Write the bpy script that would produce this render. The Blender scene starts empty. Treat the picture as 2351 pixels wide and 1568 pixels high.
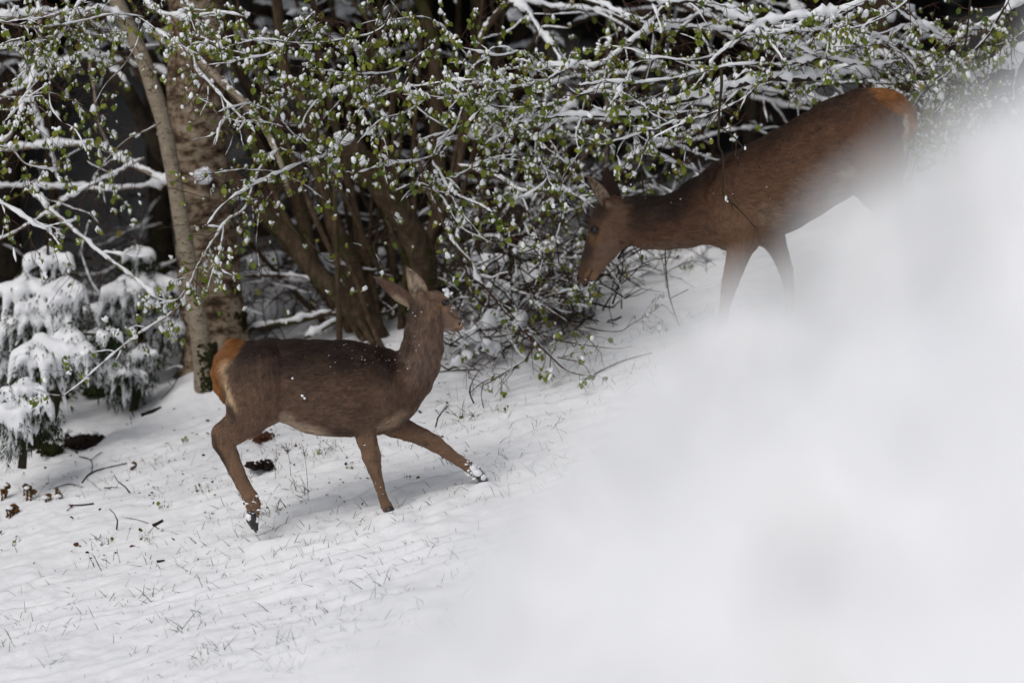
import bpy, math, random
import numpy as np
from mathutils import Vector, Matrix

random.seed(7)
rng = np.random.default_rng(7)
R = math.radians
scene = bpy.context.scene
COL = scene.collection

# ------------------------------------------------------------------ camera
PITCH, DIST, FRAME_W, PXW = R(6.0), 26.0, 6.2, 2351.0
CAM = np.array([0.0, -DIST * math.cos(PITCH), DIST * math.sin(PITCH)])
cam_data = bpy.data.cameras.new('camera')
cam = bpy.data.objects.new('camera', cam_data)
COL.objects.link(cam)
scene.camera = cam
cam.location = CAM
cam.rotation_euler = (R(90) - PITCH, 0, 0)
cam_data.sensor_width = 36.0
cam_data.lens = 36.0 * DIST / FRAME_W
cam_data.clip_start, cam_data.clip_end = 0.2, 400.0
cam_data.dof.use_dof = True
cam_data.dof.focus_distance = DIST + 0.25
cam_data.dof.aperture_fstop = 1.12

# ------------------------------------------------------------------ light
SUN_EL, SUN_AZ = R(48), R(222)      # overcast: a weak, very soft sun behind the camera's left shoulder
world = bpy.data.worlds.new('World')
scene.world = world
world.use_nodes = True
wn, wl = world.node_tree.nodes, world.node_tree.links
wn.clear()
sky = wn.new('ShaderNodeTexSky')
sky.sky_type = 'NISHITA'
sky.sun_disc = False
sky.sun_elevation, sky.sun_rotation = SUN_EL, SUN_AZ
sky.dust_density, sky.air_density = 3.0, 1.0
hsv = wn.new('ShaderNodeHueSaturation')
hsv.inputs['Saturation'].default_value = 0.52
bgn = wn.new('ShaderNodeBackground')
bgn.inputs['Strength'].default_value = 0.097
wo = wn.new('ShaderNodeOutputWorld')
wl.new(sky.outputs[0], hsv.inputs['Color'])
wl.new(hsv.outputs[0], bgn.inputs['Color'])
wl.new(bgn.outputs[0], wo.inputs['Surface'])

sun_d = bpy.data.lights.new('sun', 'SUN')
sun_d.energy, sun_d.angle, sun_d.color = 1.0, R(38), (1.0, 0.975, 0.95)
sun = bpy.data.objects.new('sun', sun_d)
COL.objects.link(sun)
sdir = Vector((math.sin(SUN_AZ) * math.cos(SUN_EL), math.cos(SUN_AZ) * math.cos(SUN_EL), math.sin(SUN_EL)))
sun.rotation_euler = sdir.to_track_quat('Z', 'Y').to_euler()

scene.view_settings.view_transform = 'Standard'
scene.view_settings.look = 'None'
scene.view_settings.gamma = 1.0
scene.view_settings.use_curve_mapping = False
scene.view_settings.exposure = 0.0
scene.render.engine = 'CYCLES'
scene.cycles.use_denoising = True
scene.cycles.denoising_prefilter = 'ACCURATE'
scene.cycles.max_bounces = 6
scene.cycles.diffuse_bounces = 4
scene.cycles.transparent_max_bounces = 4

# ------------------------------------------------------------------ helpers
def P(px, py, Y):
    """world point on the sight line of a photo pixel (2351-wide picture) at depth Y"""
    u = (px - 1175.5) / PXW * FRAME_W
    v = (784.0 - py) / PXW * FRAME_W
    d = np.array([u, DIST * math.cos(PITCH) + v * math.sin(PITCH), -DIST * math.sin(PITCH) + v * math.cos(PITCH)])
    s = (Y - CAM[1]) / d[1]
    return CAM + s * d

def M(px, Y=0.0):
    return px / PXW * FRAME_W * (DIST + Y) / DIST

_perm = np.random.default_rng(3).random(8192).astype(np.float64)
def vnoise(p):
    p = np.asarray(p, dtype=np.float64)
    if p.shape[-1] == 2:
        p = np.concatenate([p, np.zeros(p.shape[:-1] + (1,))], -1)
    i = np.floor(p).astype(np.int64)
    f = p - i
    f = f * f * (3 - 2 * f)
    out = np.zeros(p.shape[:-1])
    for dx in (0, 1):
        for dy in (0, 1):
            for dz in (0, 1):
                h = ((i[..., 0] + dx) * 73856093) ^ ((i[..., 1] + dy) * 19349663) ^ ((i[..., 2] + dz) * 83492791)
                v = _perm[(h ^ (h >> 7)) & 8191]
                w = (f[..., 0] if dx else 1 - f[..., 0]) * (f[..., 1] if dy else 1 - f[..., 1]) * (f[..., 2] if dz else 1 - f[..., 2])
                out += w * v
    return out * 2 - 1

def fbm(p, octaves=4, gain=0.5):
    p = np.asarray(p, dtype=np.float64)
    s, a, t = 0, 1.0, 0
    for o in range(octaves):
        s = s + a * vnoise(p * (2.03 ** o) + 17.3 * o)
        t += a
        a *= gain
    return s / t

def sstep(a, b, x):
    t = np.clip((x - a) / (b - a), 0, 1)
    return t * t * (3 - 2 * t)

def tag(o, label=None, cat=None, group=None, kind=None):
    if label: o['label'] = label
    if cat: o['category'] = cat
    if group: o['group'] = group
    if kind: o['kind'] = kind
    return o

def empty(name, loc=(0, 0, 0)):
    o = bpy.data.objects.new(name, None)
    o.empty_display_size = 0.1
    o.location = loc
    COL.objects.link(o)
    return o

def link(name, me, parent=None, kind=None):
    """links a mesh whose vertices are in world space; keeps them there under a parent"""
    o = bpy.data.objects.new(name, me)
    COL.objects.link(o)
    if parent is not None:
        o.parent = parent
        base = Vector((0, 0, 0))
        q = parent
        while q is not None:
            base += q.location
            q = q.parent
        o.location = -base
    if kind: o['kind'] = kind
    return o

def mesh_np(name, V, F, mats, midx=None, smooth=True, color=None):
    """V (n,3), F list of int arrays (m,3) or (m,4)"""
    me = bpy.data.meshes.new(name)
    V = np.asarray(V, dtype=np.float32)
    Fs = [np.asarray(f, dtype=np.int32) for f in (F if isinstance(F, list) else [F]) if len(f)]
    me.vertices.add(len(V))
    me.vertices.foreach_set('co', V.ravel())
    loops = np.concatenate([f.ravel() for f in Fs])
    sizes = np.concatenate([np.full(len(f), f.shape[1], dtype=np.int32) for f in Fs])
    starts = np.concatenate([[0], np.cumsum(sizes)[:-1]]).astype(np.int32)
    me.loops.add(len(loops))
    me.loops.foreach_set('vertex_index', loops)
    me.polygons.add(len(sizes))
    me.polygons.foreach_set('loop_start', starts)
    me.polygons.foreach_set('loop_total', sizes)
    if midx is not None:
        me.polygons.foreach_set('material_index', np.asarray(midx, dtype=np.int32))
    me.polygons.foreach_set('use_smooth', np.full(len(sizes), smooth))
    for m in (mats if isinstance(mats, (list, tuple)) else [mats]):
        me.materials.append(m)
    if color is not None:
        a = me.attributes.new('coat', 'FLOAT_COLOR', 'POINT')
        c = np.ones((len(V), 4), dtype=np.float32)
        c[:, :color.shape[1]] = color
        a.data.foreach_set('color', c.ravel())
    me.update()
    me.validate()
    return me

class MB:
    """collects pieces into one mesh"""
    def __init__(s):
        s.v, s.q, s.t, s.n, s.mq, s.mt = [], [], [], 0, [], []
    def add(s, V, quads=None, tris=None, mat=0):
        if quads is not None and len(quads):
            s.q.append(np.asarray(quads) + s.n); s.mq.append(np.full(len(quads), mat))
        if tris is not None and len(tris):
            s.t.append(np.asarray(tris) + s.n); s.mt.append(np.full(len(tris), mat))
        s.v.append(np.asarray(V)); s.n += len(V)
    def mesh(s, name, mats, smooth=True):
        F, mi = [], []
        if s.q: F.append(np.concatenate(s.q)); mi.append(np.concatenate(s.mq))
        if s.t: F.append(np.concatenate(s.t)); mi.append(np.concatenate(s.mt))
        return mesh_np(name, np.concatenate(s.v), F, mats, np.concatenate(mi), smooth)
    def obj(s, name, mats, parent=None, kind=None, smooth=True):
        if not s.n: return None
        return link(name, s.mesh(name, mats, smooth), parent, kind)

def resample(pts, step):
    """Catmull-Rom through pts (n,k), samples about every step metres (first 3 columns are xyz)"""
    pts = np.asarray(pts, dtype=float)
    if len(pts) == 2:
        pts = np.array([pts[0], (pts[0] + pts[1]) / 2, pts[1]])
    ext = np.vstack([2 * pts[0] - pts[1], pts, 2 * pts[-1] - pts[-2]])
    out = []
    for i in range(1, len(ext) - 2):
        p0, p1, p2, p3 = ext[i - 1:i + 3]
        n = max(1, int(np.linalg.norm((p2 - p1)[:3]) / step))
        t = (np.arange(n) / n)[:, None]
        out.append(0.5 * (2 * p1 + (p2 - p0) * t + (2 * p0 - 5 * p1 + 4 * p2 - p3) * t ** 2 + (3 * p1 - p0 - 3 * p2 + p3) * t ** 3))
    out.append(ext[-2][None])
    return np.vstack(out)

def frames(pts):
    T = np.gradient(pts, axis=0)
    T /= np.linalg.norm(T, axis=1)[:, None] + 1e-9
    ref = np.array([0.13, 0.97, 0.21])
    A = np.cross(T, ref)
    bad = np.linalg.norm(A, axis=1) < 0.1
    A[bad] = np.cross(T[bad], np.array([1.0, 0, 0]))
    A /= np.linalg.norm(A, axis=1)[:, None]
    B = np.cross(T, A)
    return T, A, B

def tube(mb, pts, r, sides=6, mat=0, cap=True, wob=None, squash=None):
    pts = np.asarray(pts, dtype=float)
    n = len(pts)
    r = np.broadcast_to(np.asarray(r, dtype=float), (n,)) if not (isinstance(r, np.ndarray) and r.ndim == 2) else r
    T, A, B = frames(pts)
    th = np.arange(sides) / sides * 2 * math.pi
    if r.ndim == 1: r = r[:, None] * np.ones(sides)
    off = A[:, None, :] * (np.cos(th)[None, :, None]) + B[:, None, :] * (np.sin(th)[None, :, None])
    if squash is not None: off = off * np.array([1, 1, squash])
    V = pts[:, None, :] + off * r[:, :, None]
    if wob is not None:
        amp, sc = wob
        V = V + off * (fbm(V * sc, 3)[..., None] * amp * 2.0) * r[:, :, None]
    V = V.reshape(-1, 3)
    i = np.arange(n - 1)[:, None] * sides
    j = np.arange(sides)[None, :]
    jn = (j + 1) % sides
    Q = np.stack([i + j, i + jn, i + sides + jn, i + sides + j], -1).reshape(-1, 4)
    tris = []
    if cap:
        V = np.vstack([V, pts[0], pts[-1]])
        a, b = len(V) - 2, len(V) - 1
        for k in range(sides):
            tris.append((a, (k + 1) % sides, k))
            tris.append((b, (n - 1) * sides + k, (n - 1) * sides + (k + 1) % sides))
    mb.add(V, Q, tris, mat)

def icos(sub):
    import bmesh
    bm = bmesh.new()
    bmesh.ops.create_icosphere(bm, subdivisions=sub, radius=1.0)
    V = np.array([v.co[:] for v in bm.verts]); F = np.array([[v.index for v in f.verts] for f in bm.faces])
    bm.free()
    return V, F
ICO1, ICO2, ICO3 = icos(1), icos(2), icos(3)

def blob(mb, c, rad, amp=0.3, ico=ICO1, mat=0, sc=1.6):
    V, F = ico
    n = fbm(V * sc + np.asarray(c) * 37.0, 2)
    mb.add(np.asarray(c) + V * np.asarray(rad) * (1 + amp * n)[:, None], None, F, mat)

# ------------------------------------------------------------------ materials
def mat(name, base=(0.5, 0.5, 0.5), rough=0.8, build=None, spec=0.3):
    m = bpy.data.materials.new(name)
    m.use_nodes = True
    nt = m.node_tree
    b = nt.nodes['Principled BSDF']
    b.inputs['Base Color'].default_value = (*base, 1)
    b.inputs['Roughness'].default_value = rough
    b.inputs['Specular IOR Level'].default_value = spec
    if build: build(nt, b)
    return m

def nz(nt, scale, detail=5, rough=0.6, vec=None, sc3=None):
    t = nt.nodes.new('ShaderNodeTexNoise')
    t.inputs['Scale'].default_value = scale
    t.inputs['Detail'].default_value = detail
    t.inputs['Roughness'].default_value = rough
    tc = nt.nodes.new('ShaderNodeTexCoord')
    src = tc.outputs['Object']
    if sc3:
        mp = nt.nodes.new('ShaderNodeMapping')
        mp.inputs['Scale'].default_value = sc3
        nt.links.new(src, mp.inputs['Vector'])
        src = mp.outputs[0]
    nt.links.new(src, t.inputs['Vector'])
    return t.outputs['Fac']

def ramp(nt, fac, stops):
    r = nt.nodes.new('ShaderNodeValToRGB')
    e = r.color_ramp.elements
    while len(e) < len(stops): e.new(0.5)
    for k, (p, c) in enumerate(stops):
        e[k].position = p
        e[k].color = (*c, 1) if len(c) == 3 else c
    nt.links.new(fac, r.inputs['Fac'])
    return r.outputs['Color']

def mixc(nt, fac, a, b):
    n = nt.nodes.new('ShaderNodeMix')
    n.data_type = 'RGBA'
    for s, v in ((0, fac), (6, a), (7, b)):
        if isinstance(v, (int, float)): n.inputs[s].default_value = v
        elif isinstance(v, tuple): n.inputs[s].default_value = (*v, 1)
        else: nt.links.new(v, n.inputs[s])
    return n.outputs[2]

def bump(nt, b, h, strength, dist=0.01):
    n = nt.nodes.new('ShaderNodeBump')
    n.inputs['Strength'].default_value = strength
    n.inputs['Distance'].default_value = dist
    nt.links.new(h, n.inputs['Height'])
    nt.links.new(n.outputs[0], b.inputs['Normal'])

SNOW = (0.86, 0.87, 0.89)
def _snow(nt, b):
    nt.links.new(ramp(nt, nz(nt, 9, 4), [(0.3, (0.83, 0.845, 0.87)), (0.7, (0.89, 0.895, 0.905))]), b.inputs['Base Color'])
    bump(nt, b, nz(nt, 90, 6, 0.7), 0.35, 0.006)
m_snow = mat('snow', SNOW, 0.65, _snow, 0.25)

def _ground(nt, b):
    at = nt.nodes.new('ShaderNodeAttribute'); at.attribute_name = 'coat'
    sep = nt.nodes.new('ShaderNodeSeparateColor')
    nt.links.new(at.outputs['Color'], sep.inputs[0])
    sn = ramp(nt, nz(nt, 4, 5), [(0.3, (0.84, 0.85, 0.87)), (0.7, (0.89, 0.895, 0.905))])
    litter = ramp(nt, nz(nt, 22, 6, 0.7), [(0.3, (0.012, 0.011, 0.011)), (0.55, (0.035, 0.032, 0.032)), (0.8, (0.07, 0.06, 0.055))])  # litter colour that also stands in for deep shade on the wood's snow
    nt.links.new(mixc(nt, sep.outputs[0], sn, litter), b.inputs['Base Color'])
    a = nt.nodes.new('ShaderNodeMath'); a.operation = 'MULTIPLY_ADD'
    nt.links.new(nz(nt, 130, 4, 0.7), a.inputs[0]); a.inputs[1].default_value = 0.35
    nt.links.new(nz(nt, 26, 5, 0.6), a.inputs[2])
    bump(nt, b, a.outputs[0], 0.45, 0.012)
m_ground = mat('snow_ground', SNOW, 0.65, _ground, 0.25)

def bark(name, stops, scale, sc3, moss=0.0, bstr=0.6, spots=False):
    def f(nt, b):
        c = ramp(nt, nz(nt, scale, 8, 0.68, sc3=sc3), stops)
        if moss > 0:
            mk = ramp(nt, nz(nt, 5, 6, 0.7), [(0.62 - 0.3 * moss, (0, 0, 0)), (0.72 - 0.3 * moss, (1, 1, 1))])
            mo = ramp(nt, nz(nt, 60, 3), [(0.3, (0.018, 0.022, 0.006)), (0.7, (0.06, 0.062, 0.015))])
            c = mixc(nt, mk, c, mo)
        if spots:
            sp = ramp(nt, nz(nt, 30, 3, 0.6, sc3=(1, 1, 2.4)), [(0.60, (0, 0, 0)), (0.66, (1, 1, 1))])
            c = mixc(nt, sp, c, (0.03, 0.02, 0.014))
        nt.links.new(c, b.inputs['Base Color'])
        bump(nt, b, nz(nt, scale * 1.6, 8, 0.7, sc3=sc3), bstr, 0.02)
    return mat(name, (0.2, 0.15, 0.1), 0.9, f, 0.15)
m_bark_pale = bark('pale_bark', [(0.30, (0.05, 0.035, 0.022)), (0.40, (0.24, 0.195, 0.14)), (0.62, (0.33, 0.28, 0.21)), (0.8, (0.40, 0.35, 0.28))], 17, (1, 1, 2.2), 0.0, 0.5, True)
m_bark_birch = bark('mottled_birch_bark', [(0.37, (0.028, 0.019, 0.013)), (0.46, (0.11, 0.072, 0.045)), (0.52, (0.27, 0.205, 0.14)), (0.68, (0.44, 0.37, 0.29))], 7, (1.0, 1.0, 1.9), 0.10, 1.0)
m_bark_hazel = bark('brown_bark', [(0.3, (0.03, 0.02, 0.012)), (0.5, (0.075, 0.05, 0.03)), (0.7, (0.14, 0.1, 0.065))], 16, (1.4, 1.4, 0.6), 0.35, 0.8)
m_bark_dark = bark('dark_bark', [(0.3, (0.018, 0.013, 0.009)), (0.7, (0.06, 0.045, 0.032))], 14, (1.5, 1.5, 0.5), 0.15, 0.7)
m_twig = bark('twig_bark', [(0.3, (0.04, 0.022, 0.015)), (0.7, (0.11, 0.06, 0.042))], 60, (1, 1, 1), 0.0, 0.2)
m_moss = bark('moss', [(0.3, (0.012, 0.013, 0.005)), (0.55, (0.035, 0.035, 0.01)), (0.8, (0.08, 0.075, 0.02))], 50, (1, 1, 1), 0.0, 1.0)
m_soil = bark('wet_soil', [(0.3, (0.008, 0.007, 0.006)), (0.7, (0.035, 0.022, 0.015))], 40, (1, 1, 1), 0.0, 1.0)

def _leaf(nt, b):
    oi = nt.nodes.new('ShaderNodeObjectInfo')
    geo = nt.nodes.new('ShaderNodeNewGeometry')
    ad = nt.nodes.new('ShaderNodeMath'); ad.operation = 'ADD'
    nt.links.new(oi.outputs['Random'], ad.inputs[0]); nt.links.new(geo.outputs['Random Per Island'], ad.inputs[1])
    fr = nt.nodes.new('ShaderNodeMath'); fr.operation = 'FRACT'
    nt.links.new(ad.outputs[0], fr.inputs[0])
    c = ramp(nt, fr.outputs[0], [(0.0, (0.085, 0.13, 0.016)), (0.5, (0.18, 0.235, 0.022)), (0.85, (0.27, 0.30, 0.03)), (1.0, (0.26, 0.2, 0.04))])
    nt.links.new(c, b.inputs['Base Color'])
    tr = nt.nodes.new('ShaderNodeBsdfTranslucent')
    nt.links.new(c, tr.inputs['Color'])
    mx = nt.nodes.new('ShaderNodeMixShader'); mx.inputs[0].default_value = 0.35
    nt.links.new(b.outputs[0], mx.inputs[1]); nt.links.new(tr.outputs[0], mx.inputs[2])
    nt.links.new(mx.outputs[0], nt.nodes['Material Output'].inputs['Surface'])
m_leaf = mat('young_leaf', (0.15, 0.22, 0.03), 0.5, _leaf, 0.4)
m_needle = bark('spruce_needles', [(0.3, (0.010, 0.016, 0.006)), (0.7, (0.034, 0.05, 0.018))], 40, (1, 1, 1), 0.0, 0.1)
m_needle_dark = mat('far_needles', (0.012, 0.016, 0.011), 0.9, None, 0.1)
m_grass = bark('grass_blades', [(0.3, (0.04, 0.05, 0.032)), (0.6, (0.075, 0.09, 0.05)), (0.8, (0.13, 0.13, 0.07))], 3, (1, 1, 1), 0.0, 0.0)
m_fern = bark('dead_fern', [(0.3, (0.05, 0.022, 0.008)), (0.6, (0.17, 0.085, 0.03)), (0.8, (0.26, 0.15, 0.06))], 60, (1, 1, 1), 0.0, 0.8)
m_dead = bark('dead_leaf', [(0.3, (0.05, 0.018, 0.01)), (0.7, (0.17, 0.075, 0.04))], 40, (1, 1, 1), 0.0, 0.5)

def _coat(nt, b):
    at = nt.nodes.new('ShaderNodeAttribute'); at.attribute_name = 'coat'
    nt.links.new(at.outputs['Color'], b.inputs['Base Color'])
m_coat = mat('deer_coat', (0.15, 0.1, 0.07), 0.75, _coat, 0.15)
m_fur = mat('deer_fur', (0.15, 0.1, 0.07), 0.45, _coat, 0.36)
m_lid_dark = mat('dark_eyelid', (0.025, 0.016, 0.012), 0.5)
m_eye = mat('deer_eye', (0.006, 0.004, 0.003), 0.08, None, 0.6)
m_hoof = mat('hoof_horn', (0.02, 0.017, 0.016), 0.45, lambda nt, b: nt.links.new(ramp(nt, nz(nt, 40), [(0.3, (0.012, 0.01, 0.01)), (0.7, (0.05, 0.042, 0.04))]), b.inputs['Base Color']), 0.4)

# ------------------------------------------------------------------ ground
_ky = np.array([-60, -34, -28, -25, -22, -18, -12, -8, -5, -4, 0, 4, 5, 6.5, 8, 14, 30, 70.])
_kz = np.array([3.0, 1.8, 1.35, 1.1, 0.3, -1.3, -2.35, -2.3, -1.835, -1.642, -0.8625, -0.082, 0.12, 0.55, 1.1, 4.2, 12, 24.])
_fy = np.linspace(-60, 70, 2601)
_fz = np.interp(_fy, _ky, _kz)
_kern = np.hanning(21); _kern /= _kern.sum()
_fz = np.convolve(np.pad(_fz, 10, mode='edge'), _kern, 'valid')
FOOT = []          # hollows pressed into the snow: x, y, radius, depth
MOUND = []         # mounds: x, y, radius, height
def ground_z(x, y, detail=True):
    x = np.asarray(x, float); y = np.asarray(y, float)
    z = np.interp(y, _fy, _fz) + 0.25 * 9 * np.tanh(x / 9)
    if detail:
        p = np.stack([x, y], -1)
        near = sstep(-9, -4, y) * (1 - sstep(3.0, 5.0, y))
        w = fbm(p * np.array([0.6, 0.9]), 3) * 0.5
        s = (y * 1.0 - x * 0.16 + w * 0.8 + 0.20 * fbm(p * np.array([1.6, 2.4]) + 3, 3)) / 0.225
        f = s - np.floor(s)
        ridge = np.where(f < 0.72, f / 0.72, (1 - f) / 0.28)
        ridge = ridge * ridge * (3 - 2 * ridge)
        amp = 0.021 * (0.35 + 0.9 * sstep(-0.5, 0.5, fbm(p * 1.4 + 9, 2)))
        amp = amp * (1 - 0.55 * sstep(0.6, 2.2, y - 0.25 * x))
        z = z + near * ridge * amp
        z = z + 0.03 * fbm(p * 1.7, 3) + 0.014 * fbm(p * np.array([5., 8.]) + 5, 3) + 0.009 * fbm(p * 20 + 1, 3) * near
        z = z + 0.10 * fbm(p * 1.1 + 31, 3) * sstep(1.8, 3.5, y)
        for fx, fyy, fr, fd in FOOT:
            z = z - fd * np.exp(-(((x - fx) ** 2 + (y - fyy) ** 2) / fr ** 2))
        for fx, fyy, fr, fh in MOUND:
            z = z + fh * np.exp(-(((x - fx) ** 2 + (y - fyy) ** 2) / fr ** 2))
    return z

def on_ground(px, py):
    """follows a pixel's sight line until it meets the ground"""
    Y = np.arange(-5, 7.0, 0.015)
    a, b = P(px, py, 0.0), P(px, py, 1.0)
    L = a + (b - a) * Y[:, None]
    under = L[:, 2] <= ground_z(L[:, 0], L[:, 1])
    return L[np.argmax(under) if under.any() else -1]

# ------------------------------------------------------------------ implicit surfaces
def surface_nets(F, origin, h):
    neg = F < 0
    n = np.array(F.shape)
    c = np.zeros(n - 1, dtype=np.int8)
    corners = [(a, b, d) for a in (0, 1) for b in (0, 1) for d in (0, 1)]
    for a, b, d in corners:
        c += neg[a:n[0] - 1 + a, b:n[1] - 1 + b, d:n[2] - 1 + d]
    mask = (c > 0) & (c < 8)
    idx = np.full(mask.shape, -1, dtype=np.int64)
    I = np.argwhere(mask)
    idx[mask] = np.arange(len(I))
    vals = np.stack([F[I[:, 0] + a, I[:, 1] + b, I[:, 2] + d] for a, b, d in corners], 1)
    acc = np.zeros((len(I), 3)); cnt = np.zeros(len(I))
    cn = np.array(corners, dtype=float)
    for i in range(8):
        for j in range(i + 1, 8):
            if np.abs(cn[i] - cn[j]).sum() != 1: continue
            f0, f1 = vals[:, i], vals[:, j]
            m = (f0 < 0) != (f1 < 0)
            t = np.where(m, f0 / np.where(m, f0 - f1, 1), 0)
            acc += np.where(m[:, None], cn[i] + (cn[j] - cn[i]) * t[:, None], 0)
            cnt += m
    V = np.asarray(origin) + (I + acc / cnt[:, None]) * h
    quads = []
    for ax in range(3):
        o1, o2 = [(1, 2), (2, 0), (0, 1)][ax]
        sl0 = [slice(None)] * 3; sl1 = [slice(None)] * 3
        sl0[ax] = slice(0, n[ax] - 1); sl1[ax] = slice(1, n[ax])
        ch = neg[tuple(sl0)] != neg[tuple(sl1)]
        E = np.argwhere(ch)
        E = E[(E[:, o1] > 0) & (E[:, o2] > 0) & (E[:, o1] < n[o1] - 1) & (E[:, o2] < n[o2] - 1)]
        e1 = np.zeros(3, int); e1[o1] = 1
        e2 = np.zeros(3, int); e2[o2] = 1
        g = lambda q: idx[q[:, 0], q[:, 1], q[:, 2]]
        Q = np.stack([g(E - e1 - e2), g(E - e2), g(E), g(E - e1)], 1)
        fl = neg[E[:, 0], E[:, 1], E[:, 2]]
        Q[~fl] = Q[~fl][:, ::-1]
        quads.append(Q)
    Q = np.concatenate(quads)
    return V, Q[(Q >= 0).all(1)]

def smin(a, b, k):
    h = np.maximum(k - np.abs(a - b), 0) / k
    return np.minimum(a, b) - h * h * k * 0.25

def chain_sdf(X, pts, rad, ysq):
    """X (...,3); pts (n,3); rad (n): tapered capsule chain, flattened sideways by ysq"""
    s = np.array([1, 1 / ysq, 1])
    best = None
    for a, b, r0, r1 in zip(pts[:-1], pts[1:], rad[:-1], rad[1:]):
        ab = b - a
        t = np.clip(((X - a) * ab).sum(-1) / (ab @ ab + 1e-12), 0, 1)
        d = np.sqrt((((X - a - t[..., None] * ab) * s) ** 2).sum(-1)) - (r0 + (r1 - r0) * t)
        best = d if best is None else smin(best, d, 0.012)
    return best

def sdf_mesh(chains, h, k=0.03, noise=None, smooth=2):
    """chains: (pts, rad, ysq, k)"""
    lo = np.min([(c[0] - c[1][:, None]).min(0) for c in chains], 0) - 0.05
    hi = np.max([(c[0] + c[1][:, None]).max(0) for c in chains], 0) + 0.05
    n = np.ceil((hi - lo) / h).astype(int) + 1
    F = np.full(n, 0.3, dtype=np.float64)
    ax = [lo[i] + np.arange(n[i]) * h for i in range(3)]
    for pts, rad, ysq, kk in chains:
        m = 0.04 + kk
        a = np.maximum(((pts - rad[:, None]).min(0) - m - lo) / h, 0).astype(int)
        b = np.minimum(np.ceil(((pts + rad[:, None]).max(0) + m - lo) / h).astype(int) + 1, n)
        X = np.stack(np.meshgrid(ax[0][a[0]:b[0]], ax[1][a[1]:b[1]], ax[2][a[2]:b[2]], indexing='ij'), -1)
        d = chain_sdf(X, pts, rad, ysq)
        if noise: d = d + noise[0] * fbm(X * noise[1], 3)
        sl = (slice(a[0], b[0]), slice(a[1], b[1]), slice(a[2], b[2]))
        F[sl] = smin(F[sl], d, kk)
    V, Q = surface_nets(F, lo, h)
    for _ in range(smooth):
        S = np.zeros_like(V); C = np.zeros(len(V))
        for i in range(4):
            a, b = Q[:, i], Q[:, (i + 1) % 4]
            np.add.at(S, a, V[b]); np.add.at(C, a, 1)
            np.add.at(S, b, V[a]); np.add.at(C, b, 1)
        V = V * 0.5 + 0.5 * S / np.maximum(C, 1)[:, None]
    return V, Q

# ------------------------------------------------------------------ trees: bases press/lift the snow
for (qx, qy, rr_, hh) in [(470, 915, 0.30, 0.10), (640, 860, 0.5, 0.10), (880, 805, 0.5, 0.12)]:
    p = P(qx, qy, 3.3); MOUND.append((p[0], p[1], rr_, hh))
for a_ in [(640, 1200), (700, 1215), (760, 1190), (820, 1190), (560, 1250), (500, 1290), (430, 1290)]:
    q = on_ground(*a_); FOOT.append((q[0], q[1], 0.07, 0.018)); MOUND.append((q[0] + 0.08, q[1] - 0.05, 0.06, 0.012))
for a_ in (P(898.8, 1182.9, -0.085), P(1109.3, 1099.1, 0.085)): MOUND.append((a_[0], a_[1] - 0.06, 0.075, 0.030))
for (px_, py_, rr_, dd_) in [(200, 1005, 0.14, 0.08), (75, 1010, 0.18, 0.07), (20, 1180, 0.08, 0.05)]:
    q = on_ground(px_, py_); FOOT.append((q[0], q[1], rr_, dd_))
# ------------------------------------------------------------------ the snowy slope
def axis(parts):
    out = []
    for a, b, s in parts: out.append(np.arange(a, b, s))
    return np.concatenate(out + [[parts[-1][1]]])
gx = axis([(-40, -10, 2.0), (-10, -3.8, 0.25), (-3.8, 3.8, 0.02), (3.8, 10, 0.25), (10, 40, 2.0)])
gy = axis([(-55, -26, 2.0), (-26, -5, 0.4), (-5, -3.6, 0.08), (-3.6, 4.6, 0.02), (4.6, 10, 0.12), (10, 70, 2.0)])
GX, GY = np.meshgrid(gx, gy, indexing='ij')
GZ = ground_z(GX, GY)
V = np.stack([GX, GY, GZ], -1).reshape(-1, 3)
n0, n1 = len(gx), len(gy)
ii = np.arange(n0 - 1)[:, None] * n1 + np.arange(n1 - 1)[None]
Q = np.stack([ii, ii + n1, ii + n1 + 1, ii + 1], -1).reshape(-1, 4)
litter_shade = sstep(4.6, 6.2, V[:, 1] + 0.5 * fbm(V * 1.3, 2)) * (1 - 0.8 * sstep(0.1, 0.4, fbm(V * np.array([2.2, 2.2, 0.5]) + 7, 3)))  # litter mask; also paints the wood's shade onto its snowy floor
litter_shade = np.maximum(litter_shade, sstep(3.6, 4.4, V[:, 1]) * sstep(-0.25, 0.15, fbm(V * np.array([3., 3., 1.]) + 3, 3)) * (1 - sstep(0.2, 0.9, V[:, 0])))
litter_shade = np.maximum(litter_shade, 0.9 * np.exp(-(((V[:, 0] - 0.05) / 0.55) ** 4 + ((V[:, 1] - 3.3) / 0.75) ** 4)) * sstep(-0.2, 0.2, fbm(V * np.array([5., 5., 1.]) + 13, 3)))
litter_shade = litter_shade * (1 - 0.45 * np.exp(-(((V[:, 0] + 2.75) / 0.95) ** 4)))  # left gap: snow in deep shade, painted with a weaker share of litter
tag(link('ground', mesh_np('ground', V, Q, m_ground, color=np.repeat(litter_shade[:, None], 3, 1))), kind='structure')

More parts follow.
